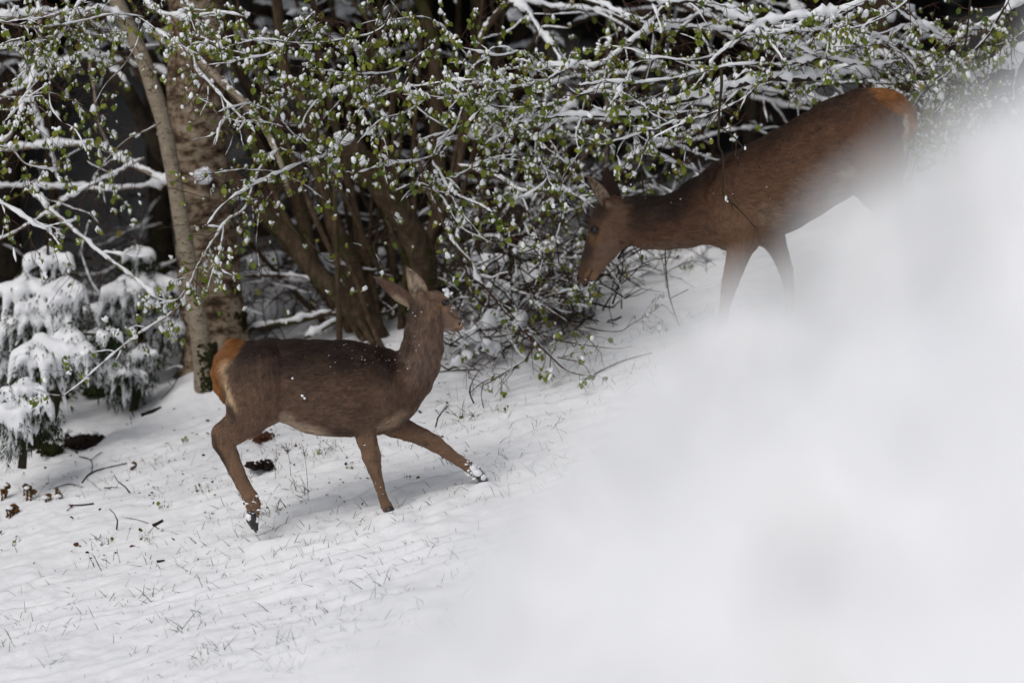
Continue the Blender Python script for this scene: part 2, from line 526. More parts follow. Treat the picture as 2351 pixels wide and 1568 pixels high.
# the drift of snow right in front of the camera, far out of focus
BX = np.linspace(-0.95, 2.4, 200)
BYs = np.linspace(-24.2, -18.0, 180)
ex = np.array([-400, 160, 380, 650, 905, 1190, 1430, 1690, 1920, 2125, 2300, 2460, 2700, 3000, 3500, 4200, 5200.])
ey = np.array([1975, 1870, 1750, 1600, 1420, 1195, 930, 692, 515, 378, 245, 70, -40, 0, 330, 900, 1900.])
RY = -20.9
rp = np.array([P(a, b, RY) for a, b in zip(ex, ey)])
bx, by = np.meshgrid(BX, BYs, indexing='ij')
ridge = np.interp(bx, rp[:, 0], rp[:, 2])
dy = by - RY - 0.10 * fbm(np.stack([bx * 3, bx * 0 + 3], -1), 2)
pB = np.stack([bx, by], -1)
zB = ridge - np.where(dy < 0, 0.55 * dy ** 2 + 0.10 * np.abs(dy), 0.5 * dy ** 2 + 0.25 * dy)
lump = fbm(np.stack([bx * 6.5, by * 6.5, zB * 6.5], -1) + 11, 3)
lump2 = fbm(np.stack([bx * 3.2, by * 3.2, zB * 3.2], -1) + 41, 2)
bil = np.abs(fbm(np.stack([bx * 4.2, by * 4.2, zB * 2.0], -1) + 5, 2)); bil2 = np.abs(fbm(np.stack([bx * 9, by * 9, zB * 4.0], -1) + 15, 2))
zB = zB + 0.035 * lump + 0.025 * lump2 + 0.24 * (np.minimum(bil, 0.35) - 0.20) + 0.09 * (np.minimum(bil2, 0.3) - 0.12) + 0.012 * fbm(pB * 30, 2)
gB = ground_z(bx, by, False)
edge = np.minimum.reduce([sstep(0, 0.25, bx - BX[0]), sstep(0, 0.25, BX[-1] - bx), sstep(0, 0.5, by - BYs[0]), sstep(0, 0.5, BYs[-1] - by)])
zB = gB - 0.05 + (np.maximum(zB, gB - 0.02) - gB + 0.05) * edge
Vb = np.stack([bx, by, zB], -1).reshape(-1, 3)
ii = np.arange(len(BX) - 1)[:, None] * len(BYs) + np.arange(len(BYs) - 1)[None]
Qb = np.stack([ii, ii + len(BYs), ii + len(BYs) + 1, ii + 1], -1).reshape(-1, 4)
tag(link('snowbank', mesh_np('snowbank', Vb, Qb, m_snow)), kind='structure')

# grass and leaf stalks sticking out of the drift
def bank_grass():
    g = np.random.default_rng(8)
    mb = MB()
    for (px, py, n) in [(930, 1400, 70), (1080, 1290, 40), (1250, 1210, 60), (1500, 960, 30), (1600, 830, 60), (1760, 1080, 90), (1950, 820, 60), (1820, 720, 40), (2230, 360, 60), (1400, 1290, 40), (2100, 560, 40), (2000, 1250, 40), (1700, 1350, 40)]:
        for _ in range(n // 3):
            x = P(px + g.normal(0, 55), py, RY)[0]
            k = int(np.argmin(np.abs(BX - x)))
            j = int(np.argmax(zB[k])) - g.integers(0, 26 if py > 900 else 8)
            b = np.array([BX[k], BYs[max(j, 0)], zB[k, max(j, 0)] - 0.01])
            L = g.uniform(0.03, 0.11); d = np.array([g.normal(0, 0.5), g.normal(0, 0.5), 1]); d /= np.linalg.norm(d)
            sd = np.array([1, 0.2, 0]) * g.uniform(0.0012, 0.003)
            m = b + d * L * 0.6; e = m + d * L * 0.4 + np.array([g.normal(0, 0.02), g.normal(0, 0.02), -0.02])
            mb.add(np.array([b - sd, b + sd, m + sd, m - sd, e]), [(0, 1, 2, 3)], [(3, 2, 4)])
    mb.obj('grass', [m_grass], None, 'stuff', smooth=False)
bank_grass()

# ------------------------------------------------------------------ trees and branches
LEAF_MESH = []
def leaf_np(k):
    g = np.random.default_rng(50 + k)
    u = np.linspace(0, 1, 6)
    w = 0.39 * np.sin(np.pi * u ** 0.8) ** 0.75 * (0.9 + 0.25 * g.random(6)); w[0] = 0.03; w[-1] = 0.02
    fold = 0.18 + 0.25 * g.random(); curl = g.uniform(-0.35, 0.35)
    V, Q = [], []
    for i in range(6):
        z = curl * (u[i] - 0.3) ** 2
        V += [(-w[i], -u[i], z + fold * w[i]), (0, -u[i], z), (w[i], -u[i], z + fold * w[i] * g.uniform(0.5, 1.3))]
    for i in range(5):
        a = i * 3
        Q += [(a, a + 1, a + 4, a + 3), (a + 1, a + 2, a + 5, a + 4)]
    return np.array(V), np.array(Q)
LEAF_NP = [leaf_np(k) for k in range(6)]
for V, Q in LEAF_NP: LEAF_MESH.append(mesh_np('leaf', V, Q, m_leaf))

# keep-out outlines (photo pixels): nothing grows through the two animals
HIND_A = np.array([(480, 980), (478, 850), (500, 780), (560, 772), (900, 790), (925, 700), (855, 640), (925, 605), (1010, 660), (1070, 740), (1040, 780), (1020, 880), (1130, 1110), (900, 1190), (580, 1230)])
HIND_B = np.array([(1318, 640), (1345, 520), (1342, 400), (1395, 375), (1425, 455), (1520, 450), (1640, 350), (1740, 300), (1900, 200), (1960, 190), (2110, 225), (2100, 420), (1820, 680), (1660, 800), (1640, 570), (1470, 575), (1365, 660)])
def inside(poly, x, y):
    a, b = poly, np.roll(poly, -1, axis=0)
    c = (a[:, 1] > y) != (b[:, 1] > y)
    xi = a[:, 0] + (y - a[:, 1]) * (b[:, 0] - a[:, 0]) / (b[:, 1] - a[:, 1] + 1e-9)
    return bool(np.sum(c & (x < xi)) % 2)
_cp, _sp = math.cos(PITCH), math.sin(PITCH)
def to_px(p):
    d = np.asarray(p) - CAM
    f = d[1] * _cp - d[2] * _sp
    return 1175.5 + d[0] / f * DIST * PXW / FRAME_W, 784 - (d[1] * _sp + d[2] * _cp) / f * DIST * PXW / FRAME_W
def hides_deer(p):
    if p[1] > 2.1: return False
    x, y = to_px(p)
    return (p[1] < 0.35 and inside(HIND_A, x, y)) or inside(HIND_B, x, y)

class Tree:
    def __init__(s, name, label, cat, base, group=None, bark=None):
        s.root = empty(name, tuple(base))
        tag(s.root, label, cat, group)
        s.base = np.asarray(base)
        s.bark = bark or m_twig
        s.twigs, s.tsnow, s.leaves = MB(), MB(), []
        s.lsnow = MB()
        s.free = False
    def trunk(s, pts_px, Y, wid, name='trunk', bark=None, sides=20, snow=0.0, moss_base=False, flare=1.0, bump_=(0.10, 5)):
        n = len(pts_px)
        Ys = np.broadcast_to(np.asarray(Y, float), (n,)) if np.ndim(Y) == 0 else np.interp(np.linspace(0, 1, n), np.linspace(0, 1, len(Y)), Y)
        ws = np.interp(np.linspace(0, 1, n), np.linspace(0, 1, len(wid)), wid)
        pts = np.array([list(P(a, b, y)) + [M(w, y) / 2] for (a, b), y, w in zip(pts_px, Ys, ws)])
        q = resample(pts, 0.05)
        if flare > 1:                       # first point is the base
            d = np.linalg.norm(q[:, :3] - q[0, :3], axis=1)
            q[:, 3] *= 1 + (flare - 1) * np.exp(-d / 0.18)
        mb = MB(); tube(mb, q[:, :3], q[:, 3], sides, wob=bump_)
        o = mb.obj(name, [bark or s.bark], s.root)
        if snow > 0: s._snow_on(q, snow, o)
        return q, o
    def _snow_on(s, q, amount, parent, mb=None, step=0.018, amp=0.6):
        own = mb is None
        mb = MB() if own else mb
        q = resample(q, step)
        if len(q) < 4: return
        T = np.gradient(q[:, :3], axis=0); T /= np.linalg.norm(T, axis=1)[:, None] + 1e-9
        flat = np.sqrt(np.clip(1 - T[:, 2] ** 2, 0, 1))
        nn = fbm(q[:, :3] * 16 + 7, 3)
        nb = fbm(q[:, :3] * 5 + 77, 2)
        r = q[:, 3]
        sr = (0.0055 + 0.95 * r) * amount * (0.72 + amp * nn + 0.35 * nb) * (0.35 + 0.65 * flat)
        sr = sr * (1 + 1.1 * np.clip(fbm(q[:, :3] * 9 + 55, 2) - 0.12, 0, 1) * 2.2)
        sr = np.clip(sr, 0.0, 0.09)
        gate = (flat > 0.18) & (nb > -0.72)
        sr = np.where(gate, sr, 0)
        sr[0] = sr[-1] = 0
        k = np.ones(3) / 3
        sr = np.convolve(np.pad(sr, 1, mode='edge'), k, 'valid')
        c = q[:, :3] + np.array([0, 0, 1.0]) * (r * 0.55 + sr * 0.45)[:, None] + np.stack([nn * 0, nn * 0, nn], 1) * 0.002
        i = 0
        while i < len(q):
            if sr[i] <= 0.0012: i += 1; continue
            j = i
            while j < len(q) and sr[j] > 0.0012: j += 1
            if j - i >= 3:
                rr_ = sr[i:j].copy(); rr_[0] *= 0.35; rr_[-1] *= 0.35
                tube(mb, c[i:j], rr_, 7 if sr[i:j].max() > 0.008 else 5, wob=(0.75, 42), squash=0.95)
            i = j
        if own: mb.obj('snow', [m_snow], parent, 'stuff')
    def limb(s, pts_px, Y, w, snow=1.0, tw=1.0, lf=1.0, tl=0.38, droop=0.12, bark=None, jit=0.012):
        """a visible branch along photo points, depth Y0..Y1, width in px (2351)"""
        n = len(pts_px)
        Y = np.atleast_1d(np.asarray(Y, float))
        Ys = np.interp(np.linspace(0, 1, n), np.linspace(0, 1, len(Y)), Y)
        ws = np.interp(np.linspace(0, 1, n), np.linspace(0, 1, len(np.atleast_1d(w))), np.atleast_1d(w))
        pts = np.array([list(P(a, b, y)) + [M(x, y) / 2] for (a, b), y, x in zip(pts_px, Ys, ws)])
        q = resample(pts, 0.03)
        wig = np.stack([fbm(q[:, :3] * 6 + o_, 2) for o_ in (1, 31, 61)], 1) * jit * np.array([1, 3, 1])
        q[:, :3] += wig
        mb = MB(); tube(mb, q[:, :3], q[:, 3], 8 if q[:, 3].max() > 0.012 else 6, wob=(0.15, 20))
        o = mb.obj('branch', [bark or s.bark], s.root)
        if snow > 0: s._snow_on(q, snow, o)
        # twigs
        L = np.linalg.norm(np.diff(q[:, :3], axis=0), axis=1).sum()
        t = q[-1, :3] - q[-2, :3]; t = t / (np.linalg.norm(t) + 1e-9)
        for _ in range(int(L / 0.085 * tw + rng.random())):
            i = int((0.08 + 0.92 * rng.random()) * (len(q) - 1))
            t = q[min(i + 1, len(q) - 1), :3] - q[max(i - 1, 0), :3]; t /= np.linalg.norm(t) + 1e-9
            s.twig(q[i, :3], t, tl * (0.4 + 0.9 * rng.random()), min(q[i, 3] * 0.6, 0.0035), snow, lf, droop, 0)
        s.twig(q[-1, :3], t, tl * 0.8, 0.0025, snow, lf, droop, 0)
        return q
    def twig(s, p, t, L, r, snow, lf, droop, depth):
        if not s.free and hides_deer(p): return
        rd = rng.normal(0, 1, 3) * np.array([1, 0.75, 0.8])
        rd -= t * (rd @ t); rd /= np.linalg.norm(rd) + 1e-9
        a = R(rng.uniform(25, 65))
        d = t * math.cos(a) + rd * math.sin(a)
        n = max(4, int(L / 0.045))
        pts = [p]
        bend = rng.normal(0, 0.16, 3)
        for i in range(n):
            if not s.free and hides_deer(pts[-1] + d * 0.04): break
            d = d + bend * 0.35 + rng.normal(0, 0.13, 3) + np.array([0, 0, -droop * 0.35]); d /= np.linalg.norm(d)
            pts.append(pts[-1] + d * L / n)
        if len(pts) < 4: return
        pts = np.array(pts)
        rad = np.linspace(r, max(r * 0.45, 0.0009), len(pts))
        tube(s.twigs, pts, rad, 4 if r > 0.002 else 3, cap=False)
        if snow > 0 and rng.random() < (0.05 + 0.16 * snow if depth == 0 else 0.05):
            s._snow_on(np.hstack([pts, rad[:, None]]), snow * (0.75 if depth == 0 else 0.55), None, s.tsnow, 0.02, 0.9)
        if depth < 2:
            for _ in range(int((2.6 if depth == 0 else 1.1) * L / 0.3 + rng.random())):
                i = rng.integers(1, len(pts) - 1)
                tt = pts[i + 1] - pts[i]; tt /= np.linalg.norm(tt)
                s.twig(pts[i], tt, L * rng.uniform(0.25, 0.6), r * 0.7, snow, lf, droop, depth + 1)
        if lf > 0:
            for i in range(2 if depth == 0 else 1, len(pts)):
                if rng.random() < 0.135 * lf * (2.0 if i == len(pts) - 1 else 1):
                    for _ in range(1 + (rng.random() < 0.7) + (rng.random() < 0.45)):
                        s.leaf(pts[i])
    def leaf(s, p, size=None):
        size = size or 0.041 * rng.uniform(0.5, 1.3)
        az = rng.uniform(0, 2 * math.pi)
        # hangs tip down: local -Y is the tip, local Z the upper face
        tilt = abs(rng.normal(0, 28)); side = rng.normal(0, 25)
        m = (Matrix.Rotation(az, 3, 'Z') @ Matrix.Rotation(R(90 - tilt), 3, 'X') @ Matrix.Rotation(R(side), 3, 'Z'))
        p = np.asarray(p) + rng.normal(0, 0.009, 3)
        if not s.free and hides_deer(p + np.array([0, 0, -0.02])): return
        if not s.free and rng.random() < 0.72:
            x, y = to_px(p)
            if 130 < y < 560 and 300 + 0.2 * (y - 100) < x < 560: return
            if 430 < y < 820 and 570 < x < 1000: return
        s.leaves.append((p, size, m, rng.integers(0, 6)))
        if rng.random() < 0.52:
            mm = np.array(m)
            tip = mm @ np.array([0, -1, 0.0]); nrm = mm @ np.array([0, 0, 1.0])
            c = p + tip * size * rng.uniform(0.08, 0.42) + nrm * size * 0.16
            r0 = size * rng.uniform(0.15, 0.42)
            V, F = ICO1
            nn = fbm(V * 1.7 + p * 50, 2)
            W = V * (1 + 0.7 * nn)[:, None] * r0
            W = W * np.array([1.0, 1.0, 1.0])
            W = W + (W @ tip)[:, None] * tip * 0.45 - (W @ nrm)[:, None] * nrm * 0.25
            s.lsnow.add(c + W, None, F)
            for _ in range(rng.integers(0, 3)):
                r1_ = r0 * rng.uniform(0.4, 0.75)
                c1 = c + rng.normal(0, r0 * 0.7, 3) * np.array([1, 1, 0.8])
                s.lsnow.add(c1 + V * (1 + 0.5 * fbm(V * 2.3 + c1 * 60, 2))[:, None] * r1_, None, F)
    def finish(s, individual=300):
        s.twigs.obj('twigs', [m_twig], s.root, 'stuff')
        s.tsnow.obj('twig_snow', [m_snow], s.root, 'stuff')
        s.lsnow.obj('leaf_snow', [m_snow], s.root, 'stuff')
        def vis(l):
            d = l[0] - CAM
            u = d[0] / d[1]; 
            ok = abs(u) < 0.125
            return (0 if ok else 1, -l[1])
        ls = sorted(s.leaves, key=vis)
        loc = Vector(s.base)
        for (p, sz, m, k) in ls[:individual]:
            o = bpy.data.objects.new('leaf', LEAF_MESH[k])
            COL.objects.link(o)
            o.parent = s.root
            mw = Matrix.Translation(Vector(p) - loc) @ m.to_4x4() @ Matrix.Scale(sz, 4)
            o.matrix_local = mw
        mb = MB()
        for (p, sz, m, k) in ls[individual:]:
            V, Q = LEAF_NP[k]
            mb.add(p + (V * sz) @ np.array(m).T, Q)
        mb.obj('foliage', [m_leaf], s.root, 'stuff')

def rand_limb_pts(a, b, n, wob):
    a, b = np.array(a, float), np.array(b, float)
    out = []
    for i in range(n):
        t = i / (n - 1)
        out.append(tuple(a + (b - a) * t + rng.normal(0, wob, 2) * (0 < i < n - 1)))
    return out

# --- slim pale tree with its limbs on the left
slim = Tree('slim_tree', 'slim pale tree leaning left in front of the thick mottled trunk', 'tree', P(480, 918, 3.2), None, m_bark_pale)
slim.trunk([(480, 935), (470, 860), (458, 760), (445, 680), (425, 560), (402, 430), (377, 290), (350, 200), (318, 110), (270, 10), (215, -110)], 3.2, [50, 47, 44, 42, 40, 37, 36, 36, 36, 36, 34], flare=1.25, bump_=(0.07, 6))
mbm = MB()
for _ in range(1700):
    h = rng.random() ** 1.9 * 0.42; a = rng.uniform(0, 2 * math.pi)
    c = P(480 - h * 20, 918, 3.2) + np.array([math.cos(a) * 0.074, math.sin(a) * 0.074, h - 0.03])
    blob(mbm, c, np.array([0.012, 0.012, 0.010]) * rng.uniform(0.5, 1.3), 0.5)
mbm.obj('moss', [m_moss], slim.root, 'stuff')
slim.limb([(300, 60), (240, 30), (160, 38), (60, 34), (-60, 60)], [3.2, 2.9], [16, 12], 1.5, 0.5, 0.6)
slim.limb([(345, 70), (400, 105), (452, 136), (543, 220), (611, 305), (645, 373), (665, 450)], [3.1, 2.3], [22, 12], 0.55, 0.7, 0.5, bark=m_bark_pale)
slim.limb([(310, -30), (333, 3), (373, 34), (424, 44), (441, 112), (451, 163), (492, 207), (556, 275), (584, 305)], [1.8, 0.9], [8, 3], 1.35, 1.2, 1.1)
slim.limb([(424, 44), (455, 39), (500, 30), (560, 40)], [1.5, 1.1], [5, 2], 1.2, 1.2, 1.2)
slim.limb([(395, 425), (385, 418), (315, 385), (252, 350), (204, 333), (48, 340), (-40, 345)], [3.3, 3.9], [12, 6], 1.5, 0.3, 0.3)
slim.limb([(400, 430), (385, 422), (250, 432), (55, 428), (-30, 430)], [3.4, 4.2], [7, 6], 1.6, 0.2, 0.2)
slim.limb([(252, 350), (245, 340), (224, 272), (211, 184), (205, 120)], 3.8, [9, 6], 0.7, 0.3, 0.3)
slim.limb([(330, 360), (289, 384), (156, 456), (75, 510), (-20, 560)], [2.9, 2.6], [6, 4], 1.2, 0.6, 0.7)
slim.limb([(-60, 430), (-30, 450), (0, 466), (61, 503), (112, 530)], [0.9, 0.8], [6, 3], 1.6, 1.3, 1.0)
slim.limb([(60, 430), (105, 470), (125, 490), (212, 565), (312, 640), (359, 687)], [2.6, 2.2], [9, 4], 1.3, 0.4, 0.3)
slim.limb([(75, -40), (80, -20), (92, 60), (85, 136), (41, 279), (0, 336), (-40, 380)], [2.4, 2.0], [14, 8], 1.4, 0.8, 0.7)
slim.limb([(200, -30), (184, 7), (136, 88), (115, 156), (115, 238), (143, 282)], [0.9, 0.6], [5, 2], 1.5, 1.4, 1.0)
slim.limb([(-60, 30), (40, 60), (130, 62), (240, 36), (330, 40)], [0.4, 1.1], [5, 2.5], 0.9, 1.8, 1.3)
slim.limb([(-60, 120), (20, 110), (100, 90), (190, 75)], [0.5, 0.9], [4, 2], 0.9, 1.5, 1.3)
slim.limb([(-50, 200), (30, 225), (110, 215), (190, 240)], [0.9, 1.3], [4, 2], 0.6, 1.1, 1.0)
slim.limb([(-50, 330), (20, 345), (70, 380), (140, 395)], [0.5, 0.9], [4, 2], 0.8, 1.3, 1.0)
slim.limb([(330, 60), (300, 130), (250, 190), (200, 260)], [1.5, 1.0], [4, 2], 0.4, 1.0, 0.8)
slim.limb([(370, 280), (330, 300), (280, 330), (220, 400), (200, 440)], [2.0, 1.3], [4, 1.8], 0.3, 1.0, 0.75)
slim.limb([(640, 340), (590, 400), (560, 480), (515, 515), (453, 615), (406, 708), (312, 771), (250, 824), (203, 865), (140, 910)], [1.8, 1.2], [6, 2], 0.9, 1.15, 1.25, tl=0.24)
slim.limb([(453, 615), (430, 660), (400, 690), (330, 700)], [1.5, 1.2], [3, 1.5], 1.0, 1.8, 1.6, tl=0.2)
slim.limb([(515, 515), (500, 590), (480, 650), (470, 690)], [1.6, 1.4], [3, 1.5], 1.0, 1.4, 1.2, tl=0.2)
slim.finish()

# --- thick mottled trunk
birch = Tree('birch_tree', 'thick birch trunk with flaky mottled brown bark behind the slim pale tree', 'tree', P(490, 850, 3.9), None, m_bark_birch)
birch.trunk([(498, 860), (494, 800), (486, 700), (472, 560), (464, 420), (456, 300), (450, 180), (448, 60), (446, -100)], 3.9, [168, 150, 146, 140, 136, 132, 130, 124, 118], sides=32, flare=1.18, bump_=(0.09, 7))
mbm = MB()
for _ in range(520):
    h = rng.random() ** 1.5 * 0.42; a = R(rng.uniform(-75, 25))
    rad_ = 0.205 + 0.03 * math.exp(-h / 0.15)
    c = P(496, 850, 3.9) + np.array([math.cos(a) * rad_, math.sin(a) * rad_, h])
    blob(mbm, c, np.array([0.013, 0.013, 0.02]) * rng.uniform(0.5, 1.3), 0.5)
mbm.obj('moss', [m_moss], birch.root, 'stuff')
birch.limb([(430, 470), (405, 400), (345, 310), (285, 205), (215, 150), (150, 150), (60, 200), (-40, 260)], [4.3, 3.7], [46, 16], 0.8, 0.15, 0.2, bark=m_bark_dark, jit=0.02)
birch.limb([(430, 240), (390, 175), (323, 156), (211, 129), (129, 146), (60, 160)], [4.2, 4.6], [16, 9], 1.3, 0.2, 0.3)
birch.limb([(500, 200), (560, 190), (640, 200), (700, 210)], [4.2, 5.0], [10, 6], 1.5, 0.3, 0.4)
mbm = MB(); blob(mbm, P(470, 405, 3.68), (0.07, 0.05, 0.06), 0.5, ICO2); mbm.obj('snow', [m_snow], birch.root)
birch.finish()

# --- many-stemmed hazel in the middle
hazel = Tree('hazel_tree', 'many stemmed brown hazel fanning out behind the striding hind', 'tree', P(880, 815, 3.4), None, m_bark_hazel)
hazel.trunk([(905, 830), (868, 770), (830, 720), (740, 640), (660, 540), (590, 470), (530, 390)], [3.4, 3.0], [54, 52, 50, 44, 38, 32, 26], 'stem', snow=0.35, bump_=(0.16, 6))
hazel.trunk([(880, 830), (850, 730), (820, 640), (770, 520), (740, 420), (700, 250), (655, 170), (640, 60), (632, -60)], [3.6, 4.0], [50, 46, 44, 42, 36, 34, 30, 28, 26], 'stem', snow=0.3, bump_=(0.16, 6))
hazel.trunk([(975, 800), (978, 700), (972, 600), (935, 520), (890, 450), (840, 380), (795, 330)], [3.5, 2.8], [66, 64, 62, 62, 60, 56, 50], 'stem', bump_=(0.2, 6))
hazel.trunk([(930, 815), (965, 640), (1005, 480), (1003, 300), (1000, 136), (985, 60), (945, -40)], [3.9, 4.4], [46, 40, 36, 34, 32, 30], 'stem', snow=0.3, bump_=(0.16, 6))
hazel.trunk([(890, 820), (900, 720), (900, 560), (890, 400), (880, 200), (870, -40)], [4.0, 4.8], [22, 18, 16, 14, 12], 'stem', snow=0.3)
hazel.trunk([(780, 790), (777, 700), (775, 600), (768, 440)], 3.0, [15, 13, 12, 10], 'stem')
hazel.trunk([(920, 820), (945, 690), (985, 560), (1050, 400), (1075, 230), (1108, 85), (1163, 7), (1200, -40)], [3.8, 3.4], [22, 20, 18, 16, 15, 14], 'stem', snow=0.8)
hazel.trunk([(850, 830), (800, 740), (720, 600), (690, 480), (640, 330), (560, 180), (520, 60), (500, -60)], [3.9, 4.6], [40, 36, 32, 28, 26, 24], 'stem', snow=0.3, bump_=(0.16, 6))
mbm = MB(); blob(mbm, P(792, 318, 2.78), (0.075, 0.05, 0.05), 0.5, ICO2); mbm.obj('snow', [m_snow], hazel.root)
for (x0, x1, x2, Y, w) in [(872, 790, 660, 3.1, 17), (884, 815, 715, 3.0, 13), (945, 985, 1050, 3.3, 13), (862, 740, 580, 3.3, 24), (890, 850, 780, 3.5, 28), (922, 930, 950, 3.5, 18), (852, 740, 560, 3.6, 14), (956, 1010, 1090, 3.5, 10)]:
    hazel.trunk([(x0, 815), ((x0 + x1) / 2 + rng.normal(0, 6), 730), (x1, 640), ((x1 + x2) / 2 + rng.normal(0, 10), 500), (x2, 330), (x2 * 1.6 - x1 * 0.6, 150), (x2 * 2 - x1, -60)], [Y, Y + 0.9], [w, w * 0.9, w * 0.75, w * 0.6, w * 0.45], 'stem', snow=0.15, sides=9, bump_=(0.14, 8))
HL = [
    ([(800, 300), (747, 356), (679, 384), (611, 411), (550, 441), (509, 472), (475, 520)], [1.6, 1.0], [8, 3], 1.6, 1.2, 1.1),
    ([(860, 175), (791, 204), (740, 224), (703, 265), (690, 300)], [1.6, 1.3], [6, 3], 1.3, 1.2, 1.1),
    ([(795, 305), (830, 250), (900, 215), (1010, 190), (1100, 185)], [1.3, 0.7], [6, 2], 1.2, 1.5, 1.2),
    ([(920, -30), (880, 60), (800, 90), (700, 100), (600, 90), (520, 110), (470, 130)], [1.2, 0.6], [5, 2], 0.8, 1.5, 1.3),
    ([(720, 30), (640, 110), (560, 140), (480, 150)], [1.0, 0.6], [4, 2], 1.1, 1.8, 1.4),
    ([(900, -20), (880, 20), (855, 90), (830, 150), (840, 230)], [0.9, 0.7], [3.5, 2], 0.4, 1.2, 1.2),
    ([(1060, 290), (1019, 320), (1003, 353), (951, 372), (880, 380), (820, 400)], [1.8, 1.3], [6, 2.5], 1.4, 1.1, 1.1),
    ([(1075, 200), (1060, 250), (1040, 300), (1019, 320), (995, 365), (1017, 409), (1034, 440), (1068, 459), (1089, 466), (1131, 491)], [1.6, 1.1], [8, 3], 1.5, 1.2, 1.1),
    ([(960, 370), (984, 442), (1007, 484), (1026, 529), (1049, 571), (1080, 602), (1096, 641), (1113, 658)], [2.6, 2.2], [11, 8], 1.15, 0.5, 0.4),
    ([(1010, 190), (1100, 240), (1180, 280), (1217, 312), (1285, 367), (1329, 408), (1356, 435)], [2.2, 1.9], [8, 4], 1.5, 0.8, 0.8),
    ([(1050, 380), (1143, 408), (1190, 438), (1262, 438), (1319, 452), (1364, 482)], [2.8, 2.4], [10, 4], 1.5, 0.7, 0.7),
    ([(1190, 438), (1220, 510), (1245, 590), (1225, 660)], [2.6, 2.2], [4, 2.5], 1.1, 0.9, 0.8),
    ([(1000, 335), (1040, 326), (1125, 313), (1194, 302), (1347, 279), (1450, 285)], [4.6, 4.4], [20, 12], 1.5, 0.3, 0.3),
    ([(530, 636), (549, 633), (669, 635), (755, 650), (815, 668), (860, 700)], [4.2, 3.8], [9, 10], 1.5, 0.2, 0.2),
    ([(560, 770), (588, 753), (669, 740), (772, 715), (841, 702)], [4.1, 3.7], [10, 14], 1.5, 0.2, 0.2),
    ([(700, 775), (725, 762), (788, 728)], [3.6, 3.7], [8, 12], 1.5, 0.2, 0.2),
    ([(760, 470), (700, 430), (640, 400), (560, 390), (480, 400)], [1.9, 1.2], [5, 2], 0.9, 1.2, 1.2),
    ([(880, 400), (900, 470), (860, 560), (880, 620)], [1.9, 1.5], [4, 2], 0.3, 0.9, 0.7),
    ([(690, 330), (620, 260), (560, 240), (500, 260)], [1.6, 0.9], [4, 2], 1.0, 1.4, 1.2),
    ([(1000, 100), (930, 150), (880, 170), (800, 170), (740, 160)], [1.4, 0.7], [4, 2], 1.1, 1.6, 1.3),
    ([(1000, 420), (1060, 400), (1120, 370), (1190, 350)], [1.8, 1.2], [4, 2], 1.2, 1.3, 1.2),
    ([(900, 440), (960, 420), (1010, 450), (1060, 520), (1130, 560)], [1.7, 1.2], [4, 2], 0.9, 1.1, 1.0),
    ([(640, 420), (600, 480), (590, 560), (600, 640)], [2.0, 1.5], [3.5, 2], 0.4, 0.9, 0.7),
    ([(980, 230), (930, 260), (870, 280), (820, 330)], [1.2, 0.8], [4, 2], 1.1, 1.4, 1.2),
    ([(1075, 130), (1010, 60), (960, 40), (880, 50)], [1.6, 1.1], [4, 2], 1.1, 1.2, 1.1),
    ([(700, 540), (760, 600), (800, 560), (850, 570)], [2.2, 1.8], [3, 2], 0.3, 0.7, 0.6),
]
for a in HL: hazel.limb(*a[:3], a[3] * 0.78, *a[4:])
hazel.finish()

